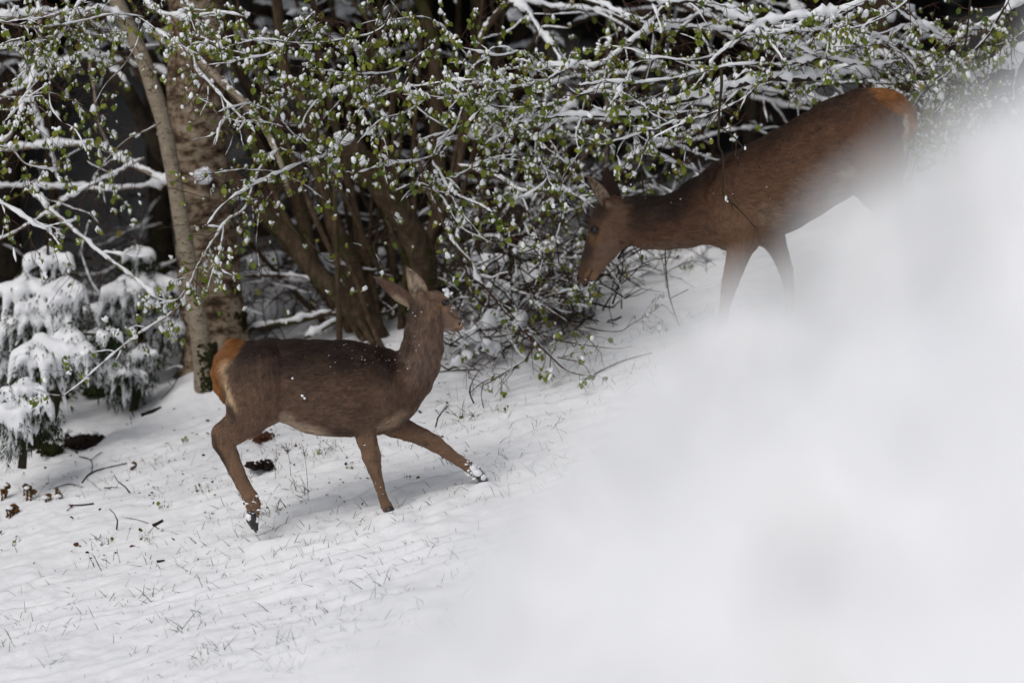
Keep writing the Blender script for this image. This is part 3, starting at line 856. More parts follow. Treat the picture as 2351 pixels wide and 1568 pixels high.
# --- tree standing beyond the right edge, its snow laden limbs hang over the second hind
hang = Tree('overhanging_tree', 'tree at the right edge whose snow laden leafy limbs overhang the browsing hind', 'tree', P(2470, 560, 2.3), None, m_bark_dark)
pb = on_ground(2460, 600)
hang.trunk([(2465, 790), (2462, 500), (2470, 200), (2440, -60), (2400, -300)], 2.3, [60, 54, 50, 44, 36], bump_=(0.14, 6))
RL = [
    ([(1700, -80), (1560, -10), (1526, 20), (1475, 81), (1431, 115), (1363, 156), (1312, 153), (1240, 165)], [1.7, 1.5], [15, 5], 1.5, 1.2, 0.9),
    ([(1475, 81), (1531, 66), (1646, 70), (1726, 94), (1775, 105), (1880, 129), (1995, 150), (2075, 140)], [1.7, 1.9], [8, 4], 1.35, 1.1, 0.8),
    ([(1380, -30), (1480, 0), (1531, 10), (1600, 7), (1688, 38), (1740, 59), (1775, 84), (1803, 87)], [1.5, 1.4], [12, 5], 1.6, 1.0, 0.8),
    ([(2080, -40), (1985, 7), (1897, 35), (1827, 45), (1747, 56), (1690, 90)], [1.6, 1.4], [10, 5], 1.5, 1.0, 0.8),
    ([(1985, 7), (1915, 45), (1873, 73), (1775, 63)], [1.7, 1.6], [8, 5], 1.4, 0.9, 0.8),
    ([(2420, -60), (2300, 40), (2229, 73), (2184, 101), (2142, 80), (2089, 49), (2040, 10)], [2.2, 1.7], [12, 6], 1.4, 1.1, 1.2),
    ([(1900, 30), (1949, 59), (2019, 91), (2075, 133), (2120, 175)], [1.8, 1.9], [7, 4], 1.3, 1.0, 1.0),
    ([(2450, 60), (2250, 180), (2150, 170), (2000, 175), (1900, 178), (1820, 182), (1750, 186), (1646, 209), (1600, 224), (1531, 241), (1465, 262), (1414, 268), (1292, 268), (1180, 285)], [2.4, 1.4, 1.2], [16, 12, 5], 1.35, 1.1, 0.9),
    ([(1446, 262), (1448, 295), (1472, 347), (1474, 400), (1475, 435)], [1.6, 1.6], [6, 4], 1.7, 0.8, 0.7),
    ([(1472, 345), (1487, 352), (1556, 377), (1607, 398)], [1.7, 1.9], [6, 3], 1.6, 0.6, 0.6),
    ([(1475, 345), (1509, 320), (1625, 363), (1680, 370)], [1.9, 2.2], [5, 3], 1.4, 0.5, 0.6),
    ([(1140, -30), (1169, 0), (1210, 27), (1244, 78), (1261, 98), (1300, 160)], [3.2, 2.6], [17, 7], 1.4, 0.5, 0.5),
    ([(1200, 5), (1241, 15), (1390, 31), (1479, 58), (1560, 60)], [3.6, 3.4], [9, 7], 1.4, 0.4, 0.4),
    ([(1320, -20), (1346, 0), (1398, 20), (1476, 58)], [2.6, 2.2], [9, 7], 1.5, 0.5, 0.5),
    ([(1330, 140), (1312, 153), (1250, 190), (1180, 200), (1100, 215), (1000, 230)], [1.4, 0.9], [6, 2], 1.1, 1.7, 1.3),
    ([(1420, 195), (1350, 215), (1290, 235), (1200, 250), (1120, 240)], [1.4, 1.0], [5, 2], 1.2, 1.6, 1.3),
    ([(1640, 160), (1560, 180), (1480, 190), (1400, 190), (1330, 200)], [1.5, 1.1], [6, 3], 1.4, 1.5, 1.2),
    ([(1700, 95), (1640, 130), (1580, 140), (1500, 135), (1440, 150)], [1.5, 1.3], [6, 3], 1.4, 1.4, 1.1),
    ([(1880, 133), (1800, 150), (1700, 150), (1620, 165)], [1.6, 1.4], [6, 3], 1.3, 1.2, 1.0),
    ([(1750, 186), (1700, 230), (1640, 260), (1560, 280), (1500, 300)], [1.5, 1.2], [5, 2.5], 1.2, 1.3, 1.1),
    ([(1600, 224), (1540, 270), (1480, 300), (1400, 330), (1340, 320)], [1.5, 1.2], [5, 2.5], 1.1, 1.1, 1.1),
    ([(1292, 268), (1250, 300), (1230, 350), (1260, 400)], [1.4, 1.2], [4, 2], 1.1, 1.1, 1.1),
    ([(1859, 128), (1995, 152), (2075, 142), (2150, 170)], [1.9, 2.1], [5, 4], 1.1, 1.0, 1.1),
    ([(1700, 205), (1800, 215), (1880, 200), (1960, 190), (2060, 195)], [2.2, 2.5], [6, 4], 1.3, 1.0, 1.1),
    ([(2226, -40), (2226, -10), (2222, 60), (2215, 120)], [1.6, 1.6], [7, 4], 0.15, 0.9, 1.0),
    ([(2330, -30), (2270, 80), (2200, 150), (2120, 210), (2090, 260)], [1.8, 2.0], [6, 3], 0.8, 1.6, 1.5),
    ([(2400, 40), (2330, 90), (2260, 120), (2190, 200), (2150, 260)], [1.8, 2.2], [6, 3], 0.7, 1.7, 1.5),
    ([(2120, -30), (2060, 20), (1980, 60), (1900, 70)], [1.3, 1.1], [5, 2], 0.8, 1.4, 1.3),
    ([(1450, 280), (1442, 310), (1425, 335), (1412, 360)], [1.5, 1.3], [4, 2], 0.9, 1.0, 1.0),
    ([(1350, 215), (1360, 290), (1330, 350), (1290, 420), (1290, 500)], [1.5, 1.5], [4, 2], 0.9, 0.9, 1.0),
    ([(1240, 165), (1200, 120), (1140, 130), (1060, 110)], [1.4, 1.1], [4, 2], 1.2, 1.4, 1.2),
]
for k_, a in enumerate(RL): hang.limb(*a[:3], a[3] * (1.35 if k_ < 9 else 1.05), *a[4:])
# bare hanging twig with two withered catkins in front of the shoulder
hang.free = True
hang.limb([(1656, 160), (1654, 226), (1650, 325), (1663, 364), (1661, 449), (1689, 471), (1735, 520)], [1.05, 1.05], [7, 2.6], 0.0, 0.5, 0.0, tl=0.16)
hang.limb([(1652, 290), (1690, 320), (1715, 350), (1745, 385)], [1.05, 1.0], [4.5, 2.2], 0.0, 0.7, 0.0, tl=0.12)
mbm = MB()
blob(mbm, P(1711, 341, 1.0), (0.007, 0.007, 0.013), 0.6, ICO2); blob(mbm, P(1667, 456, 1.03), (0.007, 0.008, 0.016), 0.7, ICO2); blob(mbm, P(1671, 463, 1.02), (0.005, 0.005, 0.006), 0.7, ICO1)
mbm.obj('snow_clump', [m_snow], hang.root, 'stuff')
hang.finish()

# --- trunks deeper in the wood
def far_trunk(label, pts, Y, w, bark=m_bark_dark, name='forest_tree', limbs=()):
    t = Tree(name, label, 'tree', P(pts[0][0], pts[0][1], Y), 'trunks standing in the dark wood', bark)
    t.trunk(pts, Y, w, snow=0.0, sides=14, bump_=(0.12, 5))
    for a in limbs: t.limb(*a)
    if limbs: t.finish()
far_trunk('broad mossy brown trunk behind the back of the browsing hind', [(2015, 420), (2012, 200), (2006, 80), (2000, -120)], 4.6, [80, 78, 76, 74], m_bark_hazel)
far_trunk('straight brown trunk between the hazel stems and the dark gap', [(1112, 600), (1110, 430), (1106, 280), (1100, 100), (1098, -100)], 5.4, [46, 42, 40, 38, 36], m_bark_hazel)
far_trunk('thin brown trunk left of the steep white limb', [(1050, 560), (1052, 300), (1052, 100), (1054, -100)], 5.6, [18, 16, 14, 13], m_bark_hazel)
far_trunk('thin dark trunk right of the steep white limb', [(1150, 560), (1150, 300), (1149, 100), (1148, -100)], 5.2, [16, 14, 12, 12])
far_trunk('thick trunk half hidden at the top beside the white diagonal limb', [(1175, 600), (1180, 400), (1186, 150), (1195, -100)], 6.4, [44, 42, 40, 38])
far_trunk('slender snow dusted trunk at the top, right of centre', [(1390, 560), (1392, 300), (1395, 90), (1397, -100)], 5.0, [10, 10, 9, 9], m_bark_pale)
far_trunk('black trunk close to the left side of the slim pale tree', [(372, 640), (368, 500), (362, 300), (350, -100)], 6.4, [62, 60, 56, 52])
far_trunk('dark trunk at the far left edge of the wood', [(18, 640), (16, 400), (20, 200), (30, -100)], 6.0, [70, 66, 62, 58])
far_trunk('dark trunk in the wood just right of the thick birch', [(620, 660), (610, 400), (600, 100), (596, -100)], 6.6, [60, 56, 50, 48])
far_trunk('narrow trunk in the wood above the back of the striding hind', [(745, 680), (742, 400), (738, 100), (736, -100)], 6.0, [26, 24, 22, 20])
far_trunk('leaning trunk in the wood above the browsing hind', [(1640, 420), (1600, 200), (1560, 60), (1520, -100)], 7.0, [50, 46, 42, 40])
far_trunk('trunk in the wood above the rump of the browsing hind', [(1840, 420), (1850, 200), (1862, 0), (1870, -120)], 7.5, [44, 40, 38, 36])

# --- snow laden limbs deeper in the wood, blurred behind the leaves
# --- a dark tangle of stems and twigs under the hazel
for k in range(18):
    x0 = 880 + rng.normal(0, 90); a = rng.normal(-0.25, 0.5)
    hazel2 = [(x0, 800), (x0 + a * 130, 640), (x0 + a * 300 + rng.normal(0, 20), 430), (x0 + a * 480 + rng.normal(0, 40), 150), (x0 + a * 600, -60)]
    hazel.trunk(hazel2, rng.uniform(3.6, 5.0), [rng.uniform(9, 20), 10, 8, 7], 'stem', snow=0.25, sides=8)
def tangle():
    mb, sn = MB(), MB()
    g = np.random.default_rng(21)
    for _ in range(1500):
        Y = g.uniform(3.7, 6.5)
        x = g.uniform(-3.6, 1.6)
        if _ > 1050: x, Y = g.uniform(-0.45, 0.75), g.uniform(2.5, 3.9)
        z = float(ground_z(x, Y, False)) + g.uniform(0, 0.75) ** 1.3
        p = np.array([x, Y, z]); d = np.array([g.normal(0, 1), g.normal(0, 0.5), g.normal(0.25, 0.6)]); d /= np.linalg.norm(d)
        L = g.uniform(0.2, 0.7); pts = [p]
        for i in range(5):
            d = d + g.normal(0, 0.28, 3); d /= np.linalg.norm(d); pts.append(pts[-1] + d * L / 5)
        pts = np.array(pts); r = g.uniform(0.0025, 0.008)
        tube(mb, pts, np.linspace(r, r * 0.4, 6), 4, cap=False)
        if g.random() < 0.22: hazel._snow_on(np.hstack([pts, np.linspace(r, r * 0.4, 6)[:, None]]), 1.3, None, sn, 0.03, 0.8)
    o = tag(mb.obj('undergrowth', [m_bark_dark]), kind='stuff'); sn.obj('snow', [m_snow], o, 'stuff')
tangle()
back = Tree('forest_tree', 'snow laden tree deep in the wood behind the hazel, top centre', 'tree', P(1000, 560, 5.8), 'trunks standing in the dark wood', m_bark_dark)
back.trunk([(1000, 600), (995, 400), (985, 150), (975, -120)], 5.8, [40, 36, 32, 30], sides=12)
g_ = np.random.default_rng(77)
def back_limbs(t, n, x0, x1, y0, y1, wmin, wmax, Y0, Y1, snow):
    for _ in range(n):
        x, y = g_.uniform(x0, x1), g_.uniform(y0, y1)
        L = g_.uniform(110, 330); a = g_.normal(0.05, 0.42) * (1 if g_.random() < 0.75 else 2.2)
        sg = g_.choice([-1, 1])
        pts = [(x + sg * L * k / 4 * math.cos(a), y + L * k / 4 * math.sin(a) + 16 * (k / 4) ** 2 * g_.normal(0.6, 0.8) + g_.normal(0, 5)) for k in range(5)]
        Y = g_.uniform(Y0, Y1)
        t.limb(pts, [Y, Y + g_.normal(0, 0.5)], [g_.uniform(wmin, wmax), 3], snow * g_.uniform(0.8, 1.3), 0.55, 0.16, tl=0.3)
back_limbs(back, 24, 560, 1330, -30, 400, 5, 15, 4.4, 6.4, 1.7)
back_limbs(back, 8, 560, 1330, 380, 640, 4, 10, 4.4, 6.2, 1.5)
back.finish(60)
back2_ = Tree('forest_tree', 'snow laden tree deep in the wood above the browsing hind', 'tree', P(1720, 420, 5.6), 'trunks standing in the dark wood', m_bark_dark)
back2_.trunk([(1720, 460), (1722, 300), (1730, 100), (1736, -120)], 5.6, [34, 32, 30, 28], sides=12)
back_limbs(back2_, 26, 1300, 2150, -30, 260, 5, 14, 3.4, 5.4, 1.6)
back_limbs(back2_, 9, 1340, 1660, 280, 480, 4, 9, 3.6, 5.0, 1.5)
back2_.finish(60)
back3_ = Tree('forest_tree', 'snow laden tree deep in the wood at the top left', 'tree', P(120, 520, 5.6), 'trunks standing in the dark wood', m_bark_dark)
back3_.trunk([(120, 600), (112, 300), (100, 100), (90, -120)], 5.6, [30, 28, 26, 24], sides=12)
back_limbs(back3_, 15, -40, 440, -30, 150, 5, 14, 4.2, 5.6, 1.6)
back3_.finish(60)

# --- dark conifers closing the view, and the crowns overhead that keep the wood dark
def needles(name, boxes, seed, size, snow_frac):
    g = np.random.default_rng(seed)
    Vs, mi = [], []
    for (x0, x1, y0, y1, z0, z1, n) in boxes:
        c = np.stack([g.uniform(x0, x1, n), g.uniform(y0, y1, n), g.uniform(z0, z1, n)], 1)
        c[:, 2] += np.interp(c[:, 1], _fy, _fz) * 0 
        keep = fbm(c * np.array([0.9, 0.9, 1.3]) + seed, 2) > -0.25
        if name == 'conifer_wood': keep &= ~((np.abs(c[:, 0] + 2.8) < 1.0) & (c[:, 2] < 2.3) & (c[:, 1] < 11.5))
        c = c[keep]; m = len(c)
        s = size * g.uniform(0.5, 1.4, m)[:, None]
        az = g.uniform(0, 2 * math.pi, m)
        a = np.stack([np.cos(az), np.sin(az), g.uniform(-0.9, 0.1, m)], 1) * s
        b = np.stack([-np.sin(az), np.cos(az), g.uniform(-0.3, 0.3, m)], 1) * s * 0.42
        Vs.append(np.stack([c - a - b * 0.4, c - a * 0.2 + b, c + a, c - a * 0.2 - b], 1).reshape(-1, 3))
        mi.append((g.random(m) < snow_frac).astype(int))
    V = np.concatenate(Vs)
    Q = np.arange(len(V)).reshape(-1, 4)
    return tag(link(name, mesh_np(name, V, Q, [m_needle_dark, m_snow], np.concatenate(mi), smooth=False)), kind='stuff')
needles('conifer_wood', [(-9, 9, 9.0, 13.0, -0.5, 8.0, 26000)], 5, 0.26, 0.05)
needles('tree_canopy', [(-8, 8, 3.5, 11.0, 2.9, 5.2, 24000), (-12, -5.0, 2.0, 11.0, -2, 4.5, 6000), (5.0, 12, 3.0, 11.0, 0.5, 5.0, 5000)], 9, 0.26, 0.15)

# ------------------------------------------------------------------ young spruces bowed under snow
def spruce(label, spec, Y, seed, base_px):
    g = np.random.default_rng(seed)
    base = P(base_px[0], base_px[1], Y)
    root = empty('young_spruce', tuple(base)); tag(root, label, 'spruce', 'young spruces under snow at the left')
    top = P(spec[0][0], spec[0][1] - 20, Y)
    mb = MB(); tube(mb, np.array([base - [0, 0, 0.1], (base + top) / 2 + [0.02, 0, 0], top]), np.array([0.03, 0.022, 0.01]), 8); mb.obj('trunk', [m_bark_dark], root)
    chains, nd = [], []
    for (x, y, w, h, dy) in spec + [(a + g.normal(0, 45), b + g.uniform(-20, 60), c_ * g.uniform(0.45, 0.8), d_ * g.uniform(0.5, 0.9), e_ + g.uniform(-0.15, 0.2)) for (a, b, c_, d_, e_) in spec]:          # each bough: crest at x,y, half width w, height h (px), depth offset dy
        c = P(x, y, Y + dy); W, H = M(w, Y), M(h, Y)
        start = np.array([base[0] * 0.5 + c[0] * 0.5, Y + dy * 0.3, c[2] - 0.3 * H])
        mb = MB(); tube(mb, np.array([[base[0], base[1], c[2] - 0.5 * H], start, c - [0, 0, 0.03]]), np.array([0.012, 0.009, 0.006]), 5)
        mb.obj('bough', [m_bark_dark], root)
        nf = 5 + g.integers(0, 3)
        for k in range(nf):
            a = -1 + 2 * k / (nf - 1) + g.normal(0, 0.10)
            ln = H * g.uniform(0.65, 1.35) * (1.15 - 0.3 * abs(a))
            e = c + np.array([a * W, -0.22 * W * (1 - a * a) + g.normal(0, 0.03) - 0.06, -ln])
            m1 = c * 0.55 + e * 0.45 + np.array([a * W * 0.22, -0.05, ln * 0.24])
            r = min(0.15 * W, 0.052) * g.uniform(0.7, 1.2) + 0.013
            chains.append((np.array([c, m1, e]), np.array([r * 1.15, r * 0.95, r * 0.22]), 1.0, 0.02))
            for _ in range(45):
                t = g.random()
                q = (c * (1 - t) ** 2 + 2 * m1 * t * (1 - t) + e * t * t) + g.normal(0, 0.028, 3) + np.array([0, -0.01, -r * 0.6 + (0.05 if g.random() < 0.25 else 0)])
                d = (e - c) / np.linalg.norm(e - c) * 0.6 + g.normal(0, 0.35, 3) + [0, 0, -0.75]
                nd.append((q, d / np.linalg.norm(d), g.uniform(0.04, 0.085)))
    V, Q = sdf_mesh(chains, 0.0135, noise=(0.018, 15), smooth=2)
    link('snow_cover', mesh_np('snow_cover', V, Q, m_snow), root, 'stuff')
    mb = MB()
    for q, d, l in nd:
        side = np.cross(d, g.normal(0, 1, 3)); side /= np.linalg.norm(side)
        for k in range(3):
            dd = d + side * (k - 1) * 0.7; dd /= np.linalg.norm(dd)
            w_ = np.cross(dd, side + 0.1); w_ /= np.linalg.norm(w_) + 1e-9
            mb.add(np.array([q - w_ * 0.003, q + w_ * 0.003, q + dd * l]), None, [(0, 1, 2)])
    mb.obj('needles', [m_needle], root, 'stuff', smooth=False)
spruce('tall young spruce bowed under thick snow at the left edge', [(110, 585, 75, 60, 0.1), (60, 650, 80, 80, 0), (150, 650, 60, 80, -0.1), (30, 740, 70, 80, -0.05), (115, 720, 70, 90, -0.15), (20, 820, 60, 70, 0)], 3.2, 1, (95, 900))
spruce('snow buried young spruce just left of the pale trunk', [(315, 575, 45, 40, 0), (345, 640, 70, 90, 0), (285, 650, 60, 80, -0.1), (245, 700, 55, 70, -0.05), (370, 720, 40, 70, 0)], 3.9, 2, (320, 860))
spruce('low rounded young spruce between the two taller ones', [(160, 760, 50, 60, -0.1), (95, 790, 90, 120, -0.2), (180, 790, 55, 80, -0.2)], 2.7, 3, (120, 930))
spruce('small spruce half sunk in snow over bare moss at the left edge', [(60, 885, 55, 60, 0), (40, 925, 55, 80, -0.1), (95, 915, 35, 60, -0.05), (10, 900, 40, 70, 0)], 2.0, 4, (50, 1040))
spruce('small drooping spruce below the leafy spray beside the pale trunk', [(330, 800, 40, 50, 0), (300, 850, 45, 60, -0.05), (255, 830, 35, 60, 0)], 3.3, 5, (305, 915))

# ------------------------------------------------------------------ snow covered brambles under the trees
def bramble(label, blobs_px, Y, seed, ntw=26, lf=0.5):
    g = np.random.default_rng(seed)
    cx = np.mean([b[0] for b in blobs_px]); by = max(b[1] + b[2] for b in blobs_px)
    t = Tree('bramble_bush', label, 'bush', P(cx, by, Y), 'snow covered brambles under the trees', m_twig)
    chains = []
    for (x, y, r, dy) in blobs_px:
        for _ in range(3):
            c = P(x + g.normal(0, r * 0.5), y + g.normal(0, r * 0.3), Y + dy + g.normal(0, 0.06))
            rr_ = M(r, Y) * g.uniform(0.35, 0.6)
            e = c + np.array([g.normal(0, rr_ * 1.2), g.normal(0, rr_), -rr_ * g.uniform(0.2, 1.6)])
            chains.append((np.array([c, (c + e) / 2 + [0, 0, rr_ * 0.25], e]), np.array([rr_, rr_ * 0.8, rr_ * 0.35]), 1.0, 0.03))
    V, Q = sdf_mesh(chains, 0.014, noise=(0.022, 14), smooth=2)
    link('snow_cover', mesh_np('snow_cover', V, Q, m_snow), t.root, 'stuff')
    xs = [b[0] for b in blobs_px]; ys = [b[1] for b in blobs_px]
    for _ in range(ntw):
        p = P(g.uniform(min(xs) - 20, max(xs) + 20), g.uniform(min(ys), by + 10), Y + g.normal(-0.1, 0.2))
        t.twig(p, np.array([g.normal(0, 0.5), g.normal(0, 0.3), 0.7]), g.uniform(0.25, 0.6), 0.003, 0.6, lf, 0.5, 0)
    t.finish(120)
bramble('snow capped brambles beside the muzzle of the striding hind', [(1090, 590, 40, 0), (1150, 600, 45, 0.1), (1210, 640, 40, 0), (1130, 660, 40, -0.1), (1250, 580, 45, 0.2), (1300, 600, 40, 0.2)], 3.2, 11, 26, 0.22)
bramble('low snowy brambles in front of the neck of the striding hind', [(1080, 760, 34, 0), (1120, 740, 30, 0), (1180, 730, 34, 0.1), (1130, 800, 30, -0.1), (1060, 830, 26, 0)], 2.6, 12, 24, 0.3)
bramble('snowy brambles below the muzzle of the browsing hind', [(1330, 640, 36, 0.1), (1290, 680, 34, 0), (1360, 700, 26, 0), (1240, 700, 34, 0)], 3.0, 13, 24, 0.35)
bramble('snow mounded brambles behind the forelegs of the browsing hind', [(1600, 590, 30, 0), (1640, 610, 34, 0), (1560, 640, 28, 0), (1700, 600, 30, 0.1), (1480, 600, 26, 0)], 3.6, 14, 16, 0.4)
bramble('snowy undergrowth behind the hazel stems', [(610, 610, 40, 0.2), (660, 690, 45, 0), (720, 720, 40, 0), (600, 720, 36, 0), (830, 600, 40, 0.4), (950, 640, 34, 0.6)], 4.6, 15, 24, 0.2)
bramble('shaded snowy undergrowth in the gap right of the hazel', [(1080, 480, 40, 0), (1000, 540, 40, 0), (1180, 540, 36, 0.2), (1050, 600, 40, 0)], 5.2, 16, 20, 0.2)
bramble('leafy bush with snow behind the back of the browsing hind', [(2120, 200, 30, 0), (2180, 260, 34, 0), (2240, 230, 30, 0.2)], 3.0, 17, 40, 1.6)
# ------------------------------------------------------------------ deer
def crop_map(ox, oy, sc, Y0):
    k = PXW / 3840.0
    f = lambda cx, cy, y=0.0: P((ox + cx / sc) * k, (oy + cy / sc) * k, Y0 + y)
    rr = lambda r: M(r / sc * k, Y0)
    o, ex, ey = f(0, 0), f(1000, 0), f(0, 1000)
    def inv(V):                       # side-view coordinates on the body
        return (V[:, 0] - o[0]) / (ex[0] - o[0]) * 1000, (V[:, 2] - o[2]) / (ey[2] - o[2]) * 1000
    return f, rr, inv

def paint(base, cx, cy, spots):
    c = base.copy()
    for (x, y, rx, ry, ang, col, st) in spots:
        a = R(ang)
        u = (cx - x) * math.cos(a) + (cy - y) * math.sin(a)
        v = -(cx - x) * math.sin(a) + (cy - y) * math.cos(a)
        w = st * (1 - sstep(0.35, 1.3, np.sqrt((u / rx) ** 2 + (v / ry) ** 2)))
        c = c * (1 - w[:, None]) + np.array(col) * w[:, None]
    return c

def ear_mesh(base, tip, across, width, depth, openside, col_out, col_in, col_rim, cream=False):
    """a leaf-shaped cupped ear: outer and inner skin; openside points out of the cup"""
    base, tip = np.asarray(base), np.asarray(tip)
    L = tip - base
    ac = np.asarray(across, float); ac -= L * (ac @ L) / (L @ L); ac /= np.linalg.norm(ac)
    op = np.asarray(openside, float); op -= L * (op @ L) / (L @ L); op -= ac * (op @ ac); op /= np.linalg.norm(op)
    nu, nv = 22, 15
    u = np.linspace(0, 1, nu)
    w = width * 0.5 * np.sin(np.pi * np.clip(u * 0.83 + 0.17, 0, 1) ** 1.05) ** 0.72
    w[-1] = 0.002
    w = np.maximum(w, 0.002)
    w[:4] = np.maximum(w[:4], width * 0.26)
    t = np.linspace(-1, 1, nv)
    V, C = [], []
    for layer, (sh, sg) in enumerate(((0.0, 1), (0.0035, -1))):
        for i in range(nu):
            ang = t * R(78) * (1 - 0.45 * u[i])
            cup = depth * (1 - 0.7 * u[i])
            p = base + L * u[i] + ac * (np.sin(ang) / np.sin(R(78)) * w[i])[:, None] - op * (np.cos(ang) * cup)[:, None]
            p = p + op * sh + op * (0.018 * np.sin(u[i] * 3.1))
            V.append(p)
            rim = sstep(0.72, 1.0, np.abs(t))[:, None]
            if layer == 0: c = np.array(col_out)[None] * (1 - rim * 0.3) + 0 * rim
            else:
                nn = (0.75 + 0.5 * vnoise(p * 70))[:, None]
                dark = np.exp(-((t - 0.15) / 0.35) ** 2)[:, None] * (0.35 + 0.4 * math.sin(u[i] * 9))
                c = np.array(col_in)[None] * (1 - 0.6 * np.clip(dark, 0, 1)) * nn
                c = c * (1 - rim) + np.array(col_rim) * rim
            if layer == 0 and cream:
                cb = ((1 - sstep(-0.5, 0.15, t)) * (1 - sstep(0.35, 0.6, u[i])))[:, None]
                c = c * (1 - cb) + np.array(col_in)[None] * cb
            C.append(np.clip(c, 0.005, 1))
    V = np.concatenate(V); C = np.concatenate(C)
    Q = []
    N = nu * nv
    for i in range(nu - 1):
        for j in range(nv - 1):
            a = i * nv + j
            Q.append((a, a + 1, a + nv + 1, a + nv))
            Q.append((N + a, N + a + nv, N + a + nv + 1, N + a + 1))
    for i in range(nu - 1):
        for j in (0, nv - 1):
            a = i * nv + j
            q = (a, a + nv, N + a + nv, N + a)
            Q.append(q if j == 0 else q[::-1])
    return V, np.array(Q), C

def tri_sample(V, Q, n, weight=None):
    T = np.concatenate([Q[:, [0, 1, 2]], Q[:, [0, 2, 3]]])
    a, b, c = V[T[:, 0]], V[T[:, 1]], V[T[:, 2]]
    N = np.cross(b - a, c - a)
    A = np.linalg.norm(N, axis=1)
    p = A.copy()
    if weight is not None: p = p * weight[T].mean(1)
    k = rng.choice(len(T), n, p=p / p.sum())
    r1, r2 = np.sqrt(rng.random(n)), rng.random(n)
    w = np.stack([1 - r1, r1 * (1 - r2), r1 * r2], 1)
    return T[k], w, (a[k] * w[:, :1] + b[k] * w[:, 1:2] + c[k] * w[:, 2:])

def vert_normals(V, Q):
    N = np.zeros_like(V)
    fn = np.cross(V[Q[:, 2]] - V[Q[:, 0]], V[Q[:, 3]] - V[Q[:, 1]])
    for i in range(4): np.add.at(N, Q[:, i], fn)
    return N / (np.linalg.norm(N, axis=1)[:, None] + 1e-12)

def fur_object(name, roots, nrm, flow, length, colors, parent, radius=0.0007, clump=0.5, seg=4):
    n = len(roots)
    t = np.linspace(0, 1, seg)
    cn = np.stack([vnoise(roots * 30 + 3), vnoise(roots * 30 + 71), vnoise(roots * 30 + 133)], 1)
    jit = rng.normal(0, 0.15, (n, 3)) + cn * clump
    jit -= nrm * (jit * nrm).sum(1)[:, None]
    lift = 0.24 + 0.16 * rng.random(n)[:, None] + np.clip(0.003 / np.maximum(length, 0.003), 0, 0.5)[:, None]
    d = flow + nrm * lift + jit
    d /= np.linalg.norm(d, axis=1)[:, None]
    grav = np.array([0, 0, -0.15]) - nrm * (nrm * np.array([0, 0, -0.15])).sum(1)[:, None]
    bend = flow + jit * 0.8 + nrm * lift * 0.25 + grav
    bend /= np.linalg.norm(bend, axis=1)[:, None]
    L = (length * (0.7 + 0.6 * rng.random(n)))[:, None]
    pts = np.stack([roots - nrm * 0.0008 + d * L * s * (1 - 0.45 * s) + bend * L * 0.45 * s * s for s in t], 1)
    cv = bpy.data.hair_curves.new(name)
    cv.add_curves([seg] * n)
    cv.attributes['position'].data.foreach_set('vector', pts.astype(np.float32).ravel())
    ra = cv.attributes.get('radius') or cv.attributes.new('radius', 'FLOAT', 'POINT')
    rad = (radius * np.array([1.0, 0.9, 0.65, 0.15][:seg]))[None, :] * (0.7 + 0.6 * rng.random(n))[:, None]
    ra.data.foreach_set('value', rad.astype(np.float32).ravel())
    ca = cv.attributes.new('coat', 'FLOAT_COLOR', 'CURVE')
    c4 = np.ones((n, 4), dtype=np.float32)
    fx = np.clip(flow[:, 0] ** 2, 0, 1)
    al = lambda k, o_: vnoise(roots * np.array([0.38, 1, 1]) * k + o_) * fx + vnoise(roots * np.array([1, 1, 0.38]) * k + o_) * (1 - fx)
    # wet locks lie together along the lie of the hair
    streak = 1 + 0.40 * al(66, 9) + 0.36 * al(125, 77) + rng.normal(0, 0.16, n)
    c4[:, :3] = np.clip(colors * np.clip(streak, 0.3, 1.9)[:, None], 0.003, 1)
    ca.data.foreach_set('color', c4.ravel())
    cv.materials.append(m_fur)
    o = bpy.data.objects.new(name, cv)
    COL.objects.link(o)
    o.parent = parent
    o.location = -parent.location
    o['kind'] = 'stuff'
    return o

